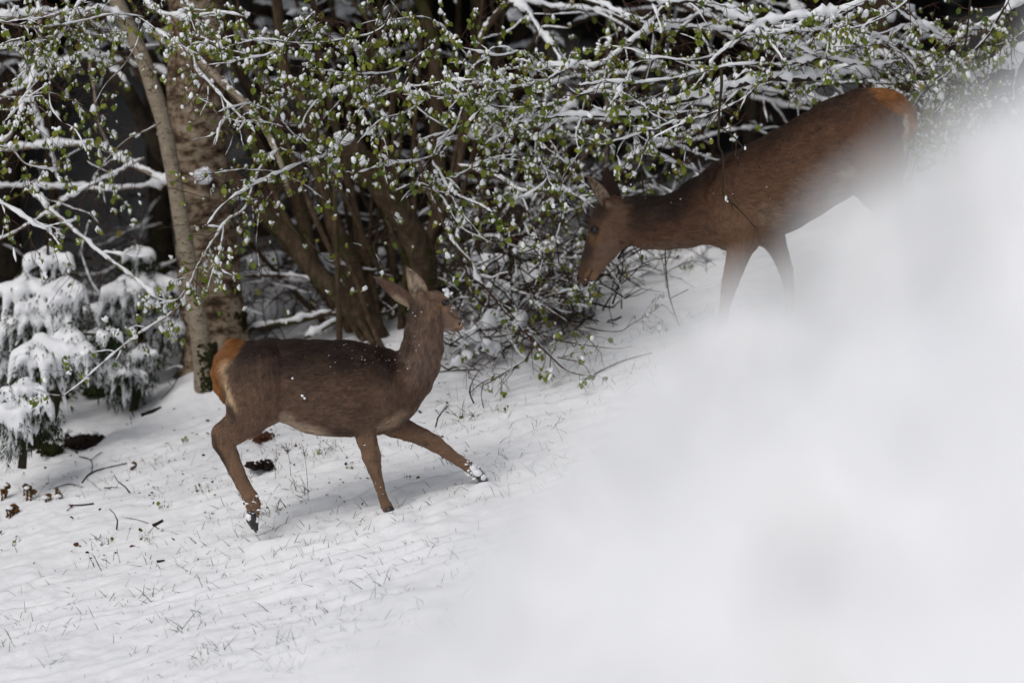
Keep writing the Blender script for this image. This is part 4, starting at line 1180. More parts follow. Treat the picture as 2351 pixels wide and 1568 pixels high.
def make_deer(label, f, rr, inv, chains, coat, ears, eyes, hooves, base, nfur, furlen, extra=None):
    """chains: dict name -> (list of (cx,cy,y,r), ysq, k, fur length)"""
    root = empty('deer', base)
    tag(root, label, 'deer', 'red deer hinds on the snowy slope')
    built = []
    for nm, (pts, ysq, k, fl) in chains.items():
        W = np.array([f(p[0], p[1], p[2]) for p in pts]); rad = np.array([rr(p[3]) for p in pts])
        built.append((W, rad, ysq, k, fl, nm))
    V, Q = sdf_mesh([b[:4] for b in built], 0.0075, smooth=3)
    N = vert_normals(V, Q)
    cx, cy = inv(V)
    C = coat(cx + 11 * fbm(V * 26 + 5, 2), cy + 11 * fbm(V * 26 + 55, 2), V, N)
    body = link('body', mesh_np('body', V, Q, m_coat, color=C), root)
    parts_V, parts_Q, parts_C = [V], [Q], [C]
    for e in ears:
        EV, EQ, EC = ear_mesh(*e)
        link('ear', mesh_np('ear', EV, EQ, m_coat, color=EC), root)
        # short hairs on the ear as well
        Tn, w, pts = tri_sample(EV, EQ, 2600)
        en = vert_normals(EV, EQ)
        nn = (en[Tn] * w[:, :, None]).sum(1)
        fl = np.asarray(e[1]) - np.asarray(e[0]); fl = fl / np.linalg.norm(fl)
        built_ear = fur_object('ear_fur', pts, nn, np.repeat(fl[None], len(pts), 0), np.full(len(pts), 0.011), (EC[Tn] * w[:, :, None]).sum(1), root, 0.0006)
    for (p, r, nrm, hl) in eyes:
        mb = MB()
        Vi, Fi = ICO3
        mb.add(np.asarray(p) + Vi * r, None, Fi, 0)
        eo = mb.obj('eye', [m_eye], root)
        # lid ring
        nv = np.asarray(nrm, float); nv /= np.linalg.norm(nv)
        a = np.cross(nv, [0, 0, 1.0]); a /= np.linalg.norm(a); b = np.cross(nv, a)
        th = np.linspace(0, 2 * math.pi, 25)
        ring = np.asarray(p) + nv * r * 0.62 + (np.cos(th)[:, None] * a * 0.98 + np.sin(th)[:, None] * b * 0.66) * r
        mb = MB(); tube(mb, ring, r * (0.16 + 0.12 * np.abs(np.sin(th))), 6, cap=False)
        mb.obj('eyelid', [hl], root)
    for hc in hooves:
        ch = []
        for toe in hc:
            ch.append((np.array([f(*p[:3]) for p in toe]), np.array([rr(p[3]) for p in toe]), 0.8, 0.004))
        HV, HQ = sdf_mesh(ch, 0.0045, smooth=1)
        link('hoof', mesh_np('hoof', HV, HQ, m_hoof), root)
    # fur
    wgt = np.ones(len(V))
    Tn, w, pts = tri_sample(V, Q, nfur, wgt)
    nn = (N[Tn] * w[:, :, None]).sum(1); nn /= np.linalg.norm(nn, axis=1)[:, None]
    col = (C[Tn] * w[:, :, None]).sum(1)
    D, FL, LN = [], [], []
    for W, rad, ysq, k, fl, nm in built:
        s = np.array([1, 1 / ysq, 1])
        for a, b, r0, r1 in zip(W[:-1], W[1:], rad[:-1], rad[1:]):
            ab = b - a
            t = np.clip(((pts - a) @ ab) / (ab @ ab), 0, 1)
            D.append(np.sqrt((((pts - a - t[:, None] * ab) * s) ** 2).sum(1)) - (r0 + (r1 - r0) * t))
            g = ab / np.linalg.norm(ab)
            if nm == 'torso': g = g + np.array([0, 0, -0.45])
            FL.append(g); LN.append(fl)
    D = np.array(D); D = np.exp(-(D - D.min(0)) / 0.022)
    D /= D.sum(0)
    flow = np.einsum('sn,sk->nk', D, np.array(FL))
    ln = np.einsum('sn,s->n', D, np.array(LN))
    flow -= nn * (flow * nn).sum(1)[:, None]
    flow /= np.linalg.norm(flow, axis=1)[:, None] + 1e-9
    px, py = inv(pts)
    ln = furlen(px, py, ln)
    keep = ln > 0.0015
    fur_object('fur', pts[keep], nn[keep], flow[keep], ln[keep], col[keep], root, 0.0008, 0.30)
    # coarser guard-hair locks that give the coat its streaks
    kk = np.where(keep & (rng.random(len(pts)) < 0.06))[0]
    tone = np.where(rng.random(len(kk)) < 0.5, 0.72, 1.22)[:, None]
    fur_object('guard_hair', pts[kk], nn[kk], flow[kk], ln[kk] * 1.3, col[kk] * tone, root, 0.0014, 0.2, 4)
    if extra: extra(root, V, N, cx, cy)
    return root

def specks(root, V, N, cx, cy, boxes, name='snow_speck'):
    mb = MB()
    for (x0, y0, x1, y1, n, r0, r1, sgn) in boxes:
        ok = np.where((cx > x0) & (cx < x1) & (cy > y0) & (cy < y1) & (N[:, 1] < sgn))[0]
        if not len(ok): continue
        for i in rng.choice(ok, n):
            r = r0 + (r1 - r0) * rng.random() ** 2.5
            blob(mb, V[i] + N[i] * 0.006 + rng.normal(0, 0.004, 3), (r * (1 + rng.random()), r, r), 0.5)
    return mb.obj(name, [m_snow], root, 'stuff')

# --- the hind striding uphill
f1, r1, inv1 = crop_map(700, 950, 1.4256, 0.0)
NEAR, FAR = -0.085, 0.085
hind1 = {
    'torso': ([(1110, 690, 0, 150), (1040, 715, 0, 205), (960, 722, 0, 236), (850, 719, 0, 250), (700, 714, 0, 248), (580, 686, 0, 226), (450, 650, 0, 192), (350, 632, 0, 162), (278, 625, 0, 128)], 0.67, 0.04, 0.021),
    'ribs': ([(1010, 745, 0, 190), (900, 740, 0, 222), (780, 745, 0, 214), (680, 740, 0, 180)], 0.86, 0.05, 0.019),
    'breast': ([(1130, 700, 0, 118), (1128, 800, 0, 88), (1085, 870, 0, 78), (1000, 900, 0, 60)], 0.8, 0.06, 0.018),
    'neck': ([(1292, 300, 0.0, 76), (1276, 345, 0, 88), (1271, 420, 0, 97), (1262, 500, 0, 105), (1236, 590, 0, 112), (1195, 660, 0, 122), (1140, 720, 0, 125)], 0.8, 0.045, 0.028),
    'head': ([(1458, 384, 0.075, 23), (1438, 370, 0.066, 33), (1404, 340, 0.05, 45), (1362, 305, 0.03, 60), (1318, 272, 0.012, 66), (1282, 262, 0, 60)], 0.82, 0.03, 0.008),
    'jaw': ([(1448, 400, 0.07, 15), (1420, 398, 0.058, 18), (1375, 378, 0.035, 33), (1330, 350, 0.02, 50)], 0.75, 0.035, 0.008),
    'brow': ([(1384, 252, 0.0, 18), (1345, 252, 0.01, 44)], 1.0, 0.03, 0.007),
    'ear_root': ([(1250, 222, -0.035, 20), (1272, 268, -0.03, 34)], 0.9, 0.03, 0.008),
    'ear_root_far': ([(1190, 255, 0.06, 20), (1235, 285, 0.04, 34)], 0.9, 0.03, 0.008),
    'tail': ([(258, 522, 0, 62), (205, 572, 0, 48), (182, 640, 0, 44), (186, 710, 0, 38), (208, 775, 0, 22)], 0.8, 0.03, 0.03),
    'thigh': ([(400, 640, NEAR, 150), (390, 730, NEAR, 142), (392, 815, NEAR, 118), (335, 895, NEAR, 88), (262, 948, NEAR, 68), (212, 978, NEAR, 63)], 0.68, 0.028, 0.013),
    'stifle': ([(430, 760, NEAR, 120), (480, 820, NEAR * 1.2, 62)], 0.6, 0.07, 0.013),
    'hind_shank': ([(178, 968, NEAR, 44), (192, 1012, NEAR, 54), (226, 1080, NEAR, 44), (262, 1160, NEAR, 39), (298, 1236, NEAR, 34), (338, 1300, NEAR, 40), (357, 1345, NEAR, 38), (355, 1395, NEAR, 33)], 0.72, 0.03, 0.008),
    'hamstring': ([(265, 720, NEAR, 52), (262, 800, NEAR, 50), (262, 880, NEAR, 46), (205, 950, NEAR, 48)], 0.7, 0.05, 0.012),
    'thigh_far': ([(400, 640, FAR, 150), (392, 730, FAR, 138), (392, 812, FAR, 112), (338, 890, FAR, 82), (270, 945, FAR, 62), (222, 978, FAR, 55)], 0.62, 0.06, 0.013),
    'hind_shank_far': ([(190, 970, FAR, 40), (206, 1010, FAR, 48), (238, 1080, FAR, 40), (272, 1160, FAR, 34), (308, 1240, FAR, 33), (342, 1300, FAR, 36), (358, 1345, FAR, 34), (352, 1390, FAR, 28)], 0.72, 0.03, 0.008),
    'shoulder': ([(1040, 620, NEAR * 1.1, 70), (1050, 720, NEAR * 1.35, 88), (1060, 800, NEAR * 1.35, 84), (985, 850, NEAR * 1.3, 72)], 0.7, 0.035, 0.019),
    'foreleg': ([(985, 770, NEAR * 1.25, 108), (950, 860, NEAR * 1.2, 74), (945, 915, NEAR, 59), (964, 1000, NEAR, 52), (980, 1050, NEAR, 47), (988, 1085, NEAR, 49), (1000, 1140, NEAR, 37), (1030, 1240, NEAR, 25), (1050, 1310, NEAR, 23), (1068, 1350, NEAR, 28), (1082, 1378, NEAR, 27)], 0.68, 0.025, 0.009),
    'foreleg_far': ([(1040, 870, FAR, 92), (1110, 915, FAR * 1.1, 68), (1180, 948, FAR * 1.1, 53), (1262, 982, FAR * 1.1, 46), (1325, 1015, FAR * 1.1, 44), (1385, 1058, FAR * 1.1, 34), (1450, 1105, FAR * 1.1, 28), (1505, 1138, FAR * 1.1, 29), (1540, 1160, FAR * 1.1, 31), (1562, 1182, FAR * 1.1, 27)], 0.72, 0.04, 0.008),
    'dewclaw': ([(330, 1318, NEAR, 18), (314, 1338, NEAR, 13)], 0.8, 0.01, 0.004),
}
def back1(cx):
    return np.interp(cx, [130, 200, 310, 400, 600, 800, 960, 1100, 1165], [600, 520, 470, 455, 460, 472, 480, 515, 500])
def coat1(cx, cy, V, N):
    n = len(cx)
    base = np.tile(np.array([0.160, 0.095, 0.061]), (n, 1))
    mot = fbm(V * 9, 3)[:, None]
    base = base * (1 + 0.10 * mot)
    leg = (sstep(880, 1000, cy))[:, None]
    base = base * (1 - leg) + np.array([0.205, 0.124, 0.077]) * leg
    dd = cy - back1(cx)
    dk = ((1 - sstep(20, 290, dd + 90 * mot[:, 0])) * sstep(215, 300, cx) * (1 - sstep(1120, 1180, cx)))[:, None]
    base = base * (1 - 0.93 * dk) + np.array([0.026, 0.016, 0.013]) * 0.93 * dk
    nk = (sstep(1090, 1180, cx) * (1 - sstep(640, 720, cy)))[:, None]
    base = base * (1 - nk) + np.array([0.195, 0.124, 0.086]) * nk
    nape = (1 - sstep(20, 95, cx - np.interp(cy, [220, 300, 480, 560], [1185, 1172, 1160, 1120]))) * sstep(235, 270, cy) * (1 - sstep(560, 680, cy)) * sstep(1040, 1110, cx)
    base = base * (1 - 0.75 * nape[:, None]) + np.array([0.045, 0.027, 0.018]) * 0.75 * nape[:, None]
    # rump: orange tail and patch, cream edge
    e = np.interp(cy, [455, 520, 600, 700, 790, 860], [330, 282, 205, 190, 205, 180])
    og = (1 - sstep(-14, 14, cx - e)) * (1 - sstep(770, 800, cy))
    oc = np.array([0.30, 0.125, 0.036]) * (1 + 0.3 * fbm(V * 14, 2)[:, None])
    base = base * (1 - og[:, None]) + oc * og[:, None]
    cr = np.exp(-((cx - np.interp(cy, [540, 600, 680, 760, 840], [235, 203, 202, 230, 268])) / np.interp(cy, [540, 640, 760, 840], [30, 20, 22, 14])) ** 2) * sstep(540, 600, cy) * (1 - sstep(800, 850, cy))
    base = base * (1 - 0.85 * cr[:, None]) + np.array([0.62, 0.45, 0.28]) * 0.85 * cr[:, None]
    sp = [
        (630, 935, 165, 50, 12, (0.50, 0.39, 0.28), 0.95), (545, 872, 52, 52, 0, (0.46, 0.35, 0.25), 0.85),
        (850, 945, 100, 34, 0, (0.06, 0.036, 0.026), 0.8), (1105, 878, 105, 38, -35, (0.42, 0.30, 0.2), 0.9),
        (1165, 905, 50, 16, -50, (0.06, 0.035, 0.025), 0.5),
        (180, 1080, 30, 90, -28, (0.03, 0.02, 0.015), 0.85), (240, 840, 30, 55, -20, (0.04, 0.025, 0.02), 0.7),
        (150, 1000, 16, 60, -20, (0.05, 0.035, 0.025), 0.7),
        (1290, 315, 55, 40, 0, (0.26, 0.16, 0.09), 0.5), (1230, 300, 60, 40, 0, (0.04, 0.025, 0.018), 0.6),
        (1358, 275, 26, 44, 20, (0.29, 0.17, 0.095), 0.7), (1380, 295, 14, 22, 0, (0.33, 0.2, 0.12), 0.6),
        (1432, 340, 60, 9, 36, (0.06, 0.04, 0.032), 0.7), (1470, 362, 18, 12, 40, (0.03, 0.02, 0.018), 0.8),
        (1452, 388, 24, 26, 0, (0.33, 0.2, 0.12), 0.85), (1454, 381, 9, 9, 0, (0.012, 0.008, 0.008), 1.0),
        (1425, 404, 40, 5, 5, (0.03, 0.02, 0.018), 0.7), (1398, 405, 40, 10, -6, (0.33, 0.27, 0.22), 0.6),
        (1005, 1000, 14, 240, -8, (0.09, 0.05, 0.035), 0.35),
        (1010, 1355, 30, 40, 0, (0.1, 0.06, 0.045), 0.3), (300, 1180, 14, 130, -24, (0.21, 0.125, 0.075), 0.4),
        (1270, 560, 60, 110, 15, (0.19, 0.138, 0.108), 0.5),
    ]
    base = paint(base, cx, cy, sp)
    return np.clip(base, 0.006, 1)
def len1(px, py, ln):
    ln = ln * (1 - 0.85 * sstep(1345, 1400, px) * (1 - sstep(420, 440, py)))
    ln = np.where((px > 1405) & (py < 430), np.minimum(ln, 0.0035), ln)
    nape = (px > 1100) & (px < 1215) & (py > 280) & (py < 560)
    ln = np.where(nape, ln * 1.35, ln)
    return ln
def extra1(root, V, N, cx, cy):
    specks(root, V, N, cx, cy, [(780, 440, 1240, 620, 70, 0.001, 0.0027, 0.6), (1160, 300, 1260, 640, 30, 0.001, 0.0035, 0.2),
        (300, 1290, 420, 1420, 130, 0.0015, 0.008, 0.9), (1490, 1100, 1600, 1220, 150, 0.002, 0.009, 0.95), (880, 880, 1060, 1380, 14, 0.002, 0.004, 0.3),
        (1452, 330, 1490, 410, 26, 0.0012, 0.003, 1), (400, 500, 900, 960, 6, 0.001, 0.0035, 0.2), (1395, 290, 1420, 320, 3, 0.003, 0.007, 1)])
    mb = MB()
    for (x, y, yo, r) in [(338, 1408, NEAR - 0.02, 26), (366, 1425, NEAR - 0.015, 22), (1555, 1172, FAR - 0.03, 26), (1585, 1195, FAR - 0.02, 20), (1536, 1150, FAR - 0.03, 20), (618, 762, -0.2, 8), (630, 775, -0.2, 7), (566, 668, -0.21, 6), (1110, 1398, NEAR - 0.03, 14), (1060, 1398, NEAR - 0.03, 16)]:
        blob(mb, f1(x, y, yo), (r1(r), r1(r), r1(r) * 0.85), 0.5, ICO2)
    mb.obj('snow_clump', [m_snow], root, 'stuff')
    # whiskers with snow crumbs and the chin bristles
    mb = MB()
    for _ in range(34):
        p = f1(1455 + rng.uniform(-40, 18), 398 + rng.uniform(-14, 14), 0.06 + rng.uniform(-0.03, 0.02))
        d = np.array([rng.uniform(0.1, 1), rng.uniform(-0.6, 0.2), rng.uniform(-1, 0.1)]); d /= np.linalg.norm(d)
        l = rng.uniform(0.015, 0.035)
        tube(mb, np.array([p, p + d * l * 0.5, p + d * l + np.array([0, 0, -0.003])]), 0.0004, 3)
    mb.obj('whiskers', [m_twig], root, 'stuff')
e_out, e_in, e_rim = (0.085, 0.05, 0.036), (0.36, 0.27, 0.19), (0.15, 0.09, 0.06)
ears1 = [
    (f1(1270, 262, -0.03), f1(1178, 74, -0.055), (0.75, 0.25, -0.4), 0.125, 0.035, (0.22, -0.9, 0.1), e_out, e_in, e_rim),
    (f1(1222, 278, 0.05), f1(1004, 128, 0.10), (-0.5, 0.1, 0.85), 0.098, 0.03, (-0.25, 0.85, -0.45), (0.11, 0.066, 0.048), e_in, e_rim, True),
]
eyes1 = [(f1(1381, 263, -0.026), r1(19), (0.7, -0.6, 0.1), m_lid_dark), (f1(1388, 268, 0.06), r1(14), (0.7, 0.6, 0.1), m_hoof)]
hoof1 = [
    [[(348, 1395, NEAR - 0.018, 24), (352, 1430, NEAR - 0.018, 24), (368, 1482, NEAR - 0.012, 8)], [(356, 1395, NEAR + 0.016, 24), (362, 1430, NEAR + 0.016, 23), (376, 1478, NEAR + 0.01, 8)]],
    [[(346, 1390, FAR - 0.016, 22), (342, 1425, FAR - 0.016, 22), (352, 1470, FAR - 0.01, 8)], [(352, 1390, FAR + 0.016, 22), (348, 1425, FAR + 0.016, 22), (358, 1468, FAR + 0.01, 8)]],
    [[(1084, 1376, NEAR - 0.016, 25), (1100, 1400, NEAR - 0.016, 24), (1128, 1412, NEAR - 0.01, 9)], [(1088, 1376, NEAR + 0.016, 25), (1104, 1400, NEAR + 0.016, 24), (1132, 1410, NEAR + 0.01, 9)]],
    [[(1560, 1180, FAR - 0.012, 24), (1578, 1205, FAR - 0.012, 22), (1600, 1222, FAR - 0.006, 8)], [(1566, 1178, FAR + 0.024, 24), (1584, 1202, FAR + 0.024, 22), (1606, 1218, FAR + 0.018, 8)]],
]
_b = f1(700, 1400, 0)
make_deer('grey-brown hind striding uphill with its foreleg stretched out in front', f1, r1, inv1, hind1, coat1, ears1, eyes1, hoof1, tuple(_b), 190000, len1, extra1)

# --- the hind browsing with lowered head
D2Y = 1.75
f2, r2, inv2 = crop_map(2050, 250, 1.4253, D2Y)
N2, A2 = -0.10, 0.10
hind2 = {
    'torso': ([(985, 770, 0, 185), (1030, 735, 0, 235), (1090, 700, 0, 254), (1200, 638, 0, 250), (1320, 575, 0, 250), (1470, 490, 0, 252), (1600, 405, 0, 245), (1710, 340, 0, 222), (1790, 300, 0, 180), (1850, 300, 0, 120)], 0.66, 0.04, 0.016),
    'ribs': ([(1120, 730, 0, 190), (1240, 665, 0, 215), (1360, 600, 0, 205), (1470, 540, 0, 170)], 0.84, 0.05, 0.015),
    'breast': ([(930, 800, 0, 130), (985, 880, 0, 98), (1060, 880, 0, 80)], 0.8, 0.06, 0.013),
    'neck': ([(360, 790, 0, 92), (440, 820, 0, 122), (540, 836, 0, 136), (640, 836, 0, 140), (740, 815, 0, 152), (850, 770, 0, 178), (960, 735, 0, 215)], 0.74, 0.045, 0.017),
    'head': ([(192, 1128, -0.012, 34), (215, 1090, -0.01, 46), (245, 1030, -0.005, 58), (275, 960, 0, 68), (300, 890, 0, 74), (322, 825, 0, 86), (355, 785, 0, 82)], 0.82, 0.03, 0.007),
    'cheek': ([(262, 1050, 0, 46), (310, 975, 0, 72), (352, 900, 0, 88), (390, 850, 0, 90)], 0.72, 0.05, 0.008),
    'chin': ([(246, 1118, 0, 26), (268, 1078, 0, 30), (300, 1020, 0, 40)], 0.75, 0.02, 0.006),
    'ear_root': ([(322, 722, -0.06, 18), (345, 760, -0.04, 34)], 0.9, 0.03, 0.007),
    'ear_root_far': ([(352, 690, 0.06, 18), (362, 735, 0.04, 36)], 0.9, 0.03, 0.007),
    'brow': ([(262, 868, -0.035, 30), (300, 870, -0.02, 40)], 1.0, 0.03, 0.006),
    'brow_far': ([(262, 868, 0.035, 30), (300, 870, 0.02, 40)], 1.0, 0.03, 0.006),
    'tail': ([(1880, 215, 0, 46), (1935, 250, 0, 34), (1948, 310, 0, 26), (1940, 370, 0, 12)], 0.8, 0.03, 0.02),
    'shoulder': ([(985, 590, N2 * 1.1, 80), (950, 700, N2 * 1.35, 100), (960, 800, N2 * 1.35, 96), (1050, 870, N2 * 1.3, 84)], 0.7, 0.035, 0.014),
    'foreleg': ([(1040, 835, N2 * 1.2, 130), (1050, 910, N2 * 1.05, 96), (1030, 985, N2, 66), (1003, 1080, N2, 51), (982, 1150, N2, 45), (968, 1210, N2, 36), (952, 1290, N2, 27), (940, 1360, N2, 26), (936, 1400, N2, 30), (925, 1440, N2, 28)], 0.68, 0.028, 0.008),
    'foreleg_far': ([(1150, 850, A2, 120), (1215, 930, A2, 62), (1252, 1010, A2, 45), (1280, 1090, A2, 38), (1296, 1170, A2, 28), (1304, 1250, A2, 24), (1305, 1310, A2, 28)], 0.7, 0.05, 0.008),
    'thigh': ([(1740, 380, N2, 180), (1780, 500, N2, 150), (1800, 600, N2, 105), (1850, 680, N2, 66), (1885, 740, N2, 52), (1895, 800, N2, 46), (1880, 880, N2, 36), (1868, 980, N2, 32), (1862, 1060, N2, 34), (1850, 1100, N2, 30)], 0.62, 0.06, 0.01),
    'thigh_far': ([(1740, 380, A2, 180), (1700, 500, A2, 140), (1690, 600, A2, 100), (1740, 690, A2, 64), (1780, 750, A2, 50), (1780, 810, A2, 42), (1760, 890, A2, 34), (1742, 980, A2, 30), (1732, 1060, A2, 32), (1722, 1100, A2, 28)], 0.62, 0.06, 0.01),
}
def back2(cx):
    return np.interp(cx, [370, 480, 700, 830, 950, 1100, 1300, 1500, 1700, 1850, 1960], [700, 702, 660, 560, 432, 370, 282, 170, 110, 160, 215])
def coat2(cx, cy, V, N):
    n = len(cx)
    base = np.tile(np.array([0.132, 0.066, 0.038]), (n, 1))
    mot = fbm(V * 8, 3)[:, None]
    base = base * (1 + 0.10 * mot)
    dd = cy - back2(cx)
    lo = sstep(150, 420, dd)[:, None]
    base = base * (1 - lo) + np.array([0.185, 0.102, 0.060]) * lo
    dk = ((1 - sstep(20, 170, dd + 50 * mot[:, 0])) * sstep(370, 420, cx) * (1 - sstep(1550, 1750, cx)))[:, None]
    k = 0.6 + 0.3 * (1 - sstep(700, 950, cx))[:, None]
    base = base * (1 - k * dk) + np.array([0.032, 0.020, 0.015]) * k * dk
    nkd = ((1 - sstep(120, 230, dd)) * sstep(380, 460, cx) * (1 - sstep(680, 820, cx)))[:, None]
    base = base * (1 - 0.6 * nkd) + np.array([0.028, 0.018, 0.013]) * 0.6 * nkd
    e = np.interp(cx, [1690, 1750, 1850, 1900], [105, 160, 235, 250])
    og = sstep(1690, 1740, cx) * (1 - sstep(-10, 22, cy - e))
    og = np.maximum(og, sstep(1905, 1925, cx) * (1 - sstep(380, 440, cy)))
    oc = np.array([0.30, 0.125, 0.04]) * (1 + 0.3 * fbm(V * 14, 2)[:, None])
    base = base * (1 - og[:, None]) + oc * og[:, None]
    cr = np.exp(-((cx - 1912) / 13) ** 2) * sstep(230, 270, cy) * (1 - sstep(420, 520, cy))
    base = base * (1 - 0.85 * cr[:, None]) + np.array([0.6, 0.5, 0.4]) * 0.85 * cr[:, None]
    leg = sstep(930, 1040, cy)[:, None]
    base = base * (1 - leg) + np.array([0.185, 0.112, 0.070]) * leg
    # face: the same colours whatever the height on the body
    fc = ((1 - sstep(400, 470, cx)) * sstep(690, 760, cy))[:, None]
    fcol = np.array([0.165, 0.096, 0.060]) * (1 + 0.1 * mot)
    base = base * (1 - fc) + fcol * fc
    sp = [
        (1190, 790, 90, 78, 30, (0.29, 0.2, 0.135), 0.7), (1600, 560, 60, 36, -20, (0.36, 0.28, 0.21), 0.7),
        (1330, 800, 90, 50, -30, (0.06, 0.045, 0.03), 0.6), (640, 955, 200, 30, -3, (0.19, 0.13, 0.095), 0.6),
        (225, 960, 46, 170, 14, (0.050, 0.032, 0.024), 0.85), (285, 775, 60, 45, -40, (0.055, 0.034, 0.024), 0.8),
        (262, 905, 46, 60, 5, (0.21, 0.118, 0.06), 0.85), (259, 873, 27, 25, 0, (0.04, 0.025, 0.02), 0.9), (262, 920, 7, 30, 10, (0.03, 0.02, 0.016), 0.6),
        (190, 1110, 40, 60, 15, (0.085, 0.048, 0.03), 0.85), (178, 1150, 20, 16, 0, (0.12, 0.07, 0.045), 0.7), (172, 1128, 9, 12, 0, (0.01, 0.008, 0.008), 0.9),
        (228, 1112, 7, 46, 24, (0.012, 0.008, 0.007), 0.95), (250, 1120, 26, 34, 20, (0.26, 0.15, 0.085), 0.8), (215, 1100, 9, 40, 24, (0.27, 0.15, 0.08), 0.6),
        (330, 980, 60, 90, 30, (0.19, 0.128, 0.092), 0.6), (330, 735, 20, 18, 0, (0.3, 0.22, 0.17), 0.6),
        (400, 935, 24, 12, 0, (0.04, 0.025, 0.02), 0.6),
    ]
    base = paint(base, cx, cy, sp)
    return np.clip(base, 0.006, 1)
def len2(px, py, ln):
    ln = np.where((px < 330) & (py > 1040), np.minimum(ln, 0.0035), ln)
    nape = (px > 380) & (px < 900) & (py - back2(px) < 46)
    return np.where(nape, ln * 1.8, ln)
ears2 = [
    (f2(345, 765, -0.045), f2(216, 578, -0.10), (0.7, 0.5, 0.35), 0.105, 0.032, (-0.45, -0.75, -0.25), (0.07, 0.042, 0.032), (0.34, 0.25, 0.18), e_rim),
    (f2(362, 735, 0.04), f2(318, 540, 0.09), (0.9, 0.3, 0.1), 0.125, 0.032, (-0.1, 0.9, 0.1), (0.055, 0.032, 0.025), (0.3, 0.22, 0.16), (0.09, 0.055, 0.04)),
]
m_lid = m_lid_dark
eyes2 = [(f2(259, 872, -0.062), r2(21), (-0.35, -0.9, 0.1), m_lid), (f2(259, 872, 0.062), r2(17), (-0.35, 0.9, 0.1), m_hoof)]
hoof2 = [
    [[(922, 1440, N2 - 0.016, 25), (906, 1465, N2 - 0.016, 24), (880, 1478, N2 - 0.01, 9)], [(922, 1440, N2 + 0.016, 25), (906, 1465, N2 + 0.016, 24), (880, 1478, N2 + 0.01, 9)]],
    [[(1302, 1310, A2 - 0.016, 25), (1290, 1335, A2 - 0.016, 24), (1265, 1345, A2 - 0.01, 9)], [(1302, 1310, A2 + 0.016, 25), (1290, 1335, A2 + 0.016, 24), (1265, 1345, A2 + 0.01, 9)]],
    [[(1846, 1100, N2 - 0.016, 25), (1830, 1125, N2 - 0.016, 24), (1805, 1135, N2 - 0.01, 9)], [(1846, 1100, N2 + 0.016, 25), (1830, 1125, N2 + 0.016, 24), (1805, 1135, N2 + 0.01, 9)]],
    [[(1718, 1100, A2 - 0.016, 25), (1702, 1125, A2 - 0.016, 24), (1677, 1135, A2 - 0.01, 9)], [(1718, 1100, A2 + 0.016, 25), (1702, 1125, A2 + 0.016, 24), (1677, 1135, A2 + 0.01, 9)]],
]
_b = f2(1300, 1300, 0)
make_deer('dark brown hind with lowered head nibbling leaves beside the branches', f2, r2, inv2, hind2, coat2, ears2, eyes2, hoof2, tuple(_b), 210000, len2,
          lambda root, V, N, cx, cy: specks(root, V, N, cx, cy, [(400, 660, 1000, 740, 8, 0.002, 0.004, 0.5), (900, 400, 1300, 700, 6, 0.002, 0.004, 0.2)]))
# ------------------------------------------------------------------ things lying on and poking through the snow
def stick(label, pts, w, lift=0.012, side=(), bark=m_bark_dark, group='sticks on the snow', snow=0.0, rise=None):
    p0 = on_ground(*pts[0])
    t = empty('fallen_stick', tuple(p0)); tag(t, label, 'stick', group)
    def lay(pp):
        out = []
        for k, (a, b) in enumerate(pp):
            q = on_ground(a, b); q = q + np.array([0, 0, lift])
            if rise: q = P(a, b, p0[1]) if k else q
            out.append(list(q))
        return np.array(out)
    A = resample(np.hstack([lay(pts), np.full((len(pts), 1), M(w) / 2)]), 0.03)
    A[:, 3] *= np.linspace(1, 0.55, len(A))
    mb = MB(); tube(mb, A[:, :3], A[:, 3], 6, wob=(0.3, 30)); mb.obj('stem', [bark], t)
    for sd in side:
        B = resample(np.hstack([lay(sd), np.full((len(sd), 1), M(w) * 0.3)]), 0.03)
        mb = MB(); tube(mb, B[:, :3], B[:, 3], 5, wob=(0.3, 30)); mb.obj('side_twig', [bark], t)
    return t
stick('long bent brown stick lying on the snow right of centre', [(1335, 880), (1375, 858), (1425, 835), (1475, 820), (1498, 815)], 5)
stick('thin straight stick lying behind the chest of the striding hind', [(1000, 858), (1050, 854), (1112, 852)], 4)
stick('forked grey twig pointing right to a curled fern in the lower left', [(188, 1112), (205, 1092), (235, 1080), (292, 1067)], 4, side=[[(210, 1090), (212, 1070), (205, 1058), (182, 1052)], [(208, 1060), (232, 1042)]])
stick('short arched twig left of the forked grey twig', [(124, 1125), (158, 1115), (190, 1122)], 3)
stick('short upright twig stub left of the forked grey twig', [(142, 1142), (135, 1124)], 4, rise=True)
stick('kinked dark twig leaning out of the snow below the forked twig', [(298, 1135), (288, 1118), (270, 1104), (262, 1090)], 4, rise=True)
stick('small split twig lying flat above the lower left corner', [(215, 1160), (190, 1163), (168, 1165), (154, 1176)], 4, side=[[(186, 1163), (157, 1163)]])
stick('short flat stick right of the small split twig', [(240, 1124), (272, 1122)], 3)
stick('curved dark twig standing in the snow left of the hind foot', [(268, 1220), (270, 1195), (262, 1178), (251, 1168)], 4, rise=True)
stick('long thin arched stalk lying left of the hind foot', [(400, 1243), (360, 1215), (320, 1198), (285, 1192)], 2.5)
stick('stubby reddish brown stick lying left of the hind foot', [(352, 1212), (374, 1198)], 9)
stick('short dark red stick below the hind foot', [(360, 1293), (378, 1290)], 6)
stick('dark chip of bark lying uphill of the ferns', [(325, 958), (350, 948), (370, 938)], 12, bark=m_soil)
stick('grey forked twig at the foot of the slim pale tree', [(370, 920), (395, 890), (410, 865), (415, 848)], 3, side=[[(395, 890), (385, 875)], [(405, 870), (420, 862)]], rise=True)
stick('dark branched twig standing by the stretched out foreleg', [(1000, 985), (1005, 960), (1015, 945), (1030, 930)], 4, rise=True, side=[[(1008, 955), (1000, 940)]])
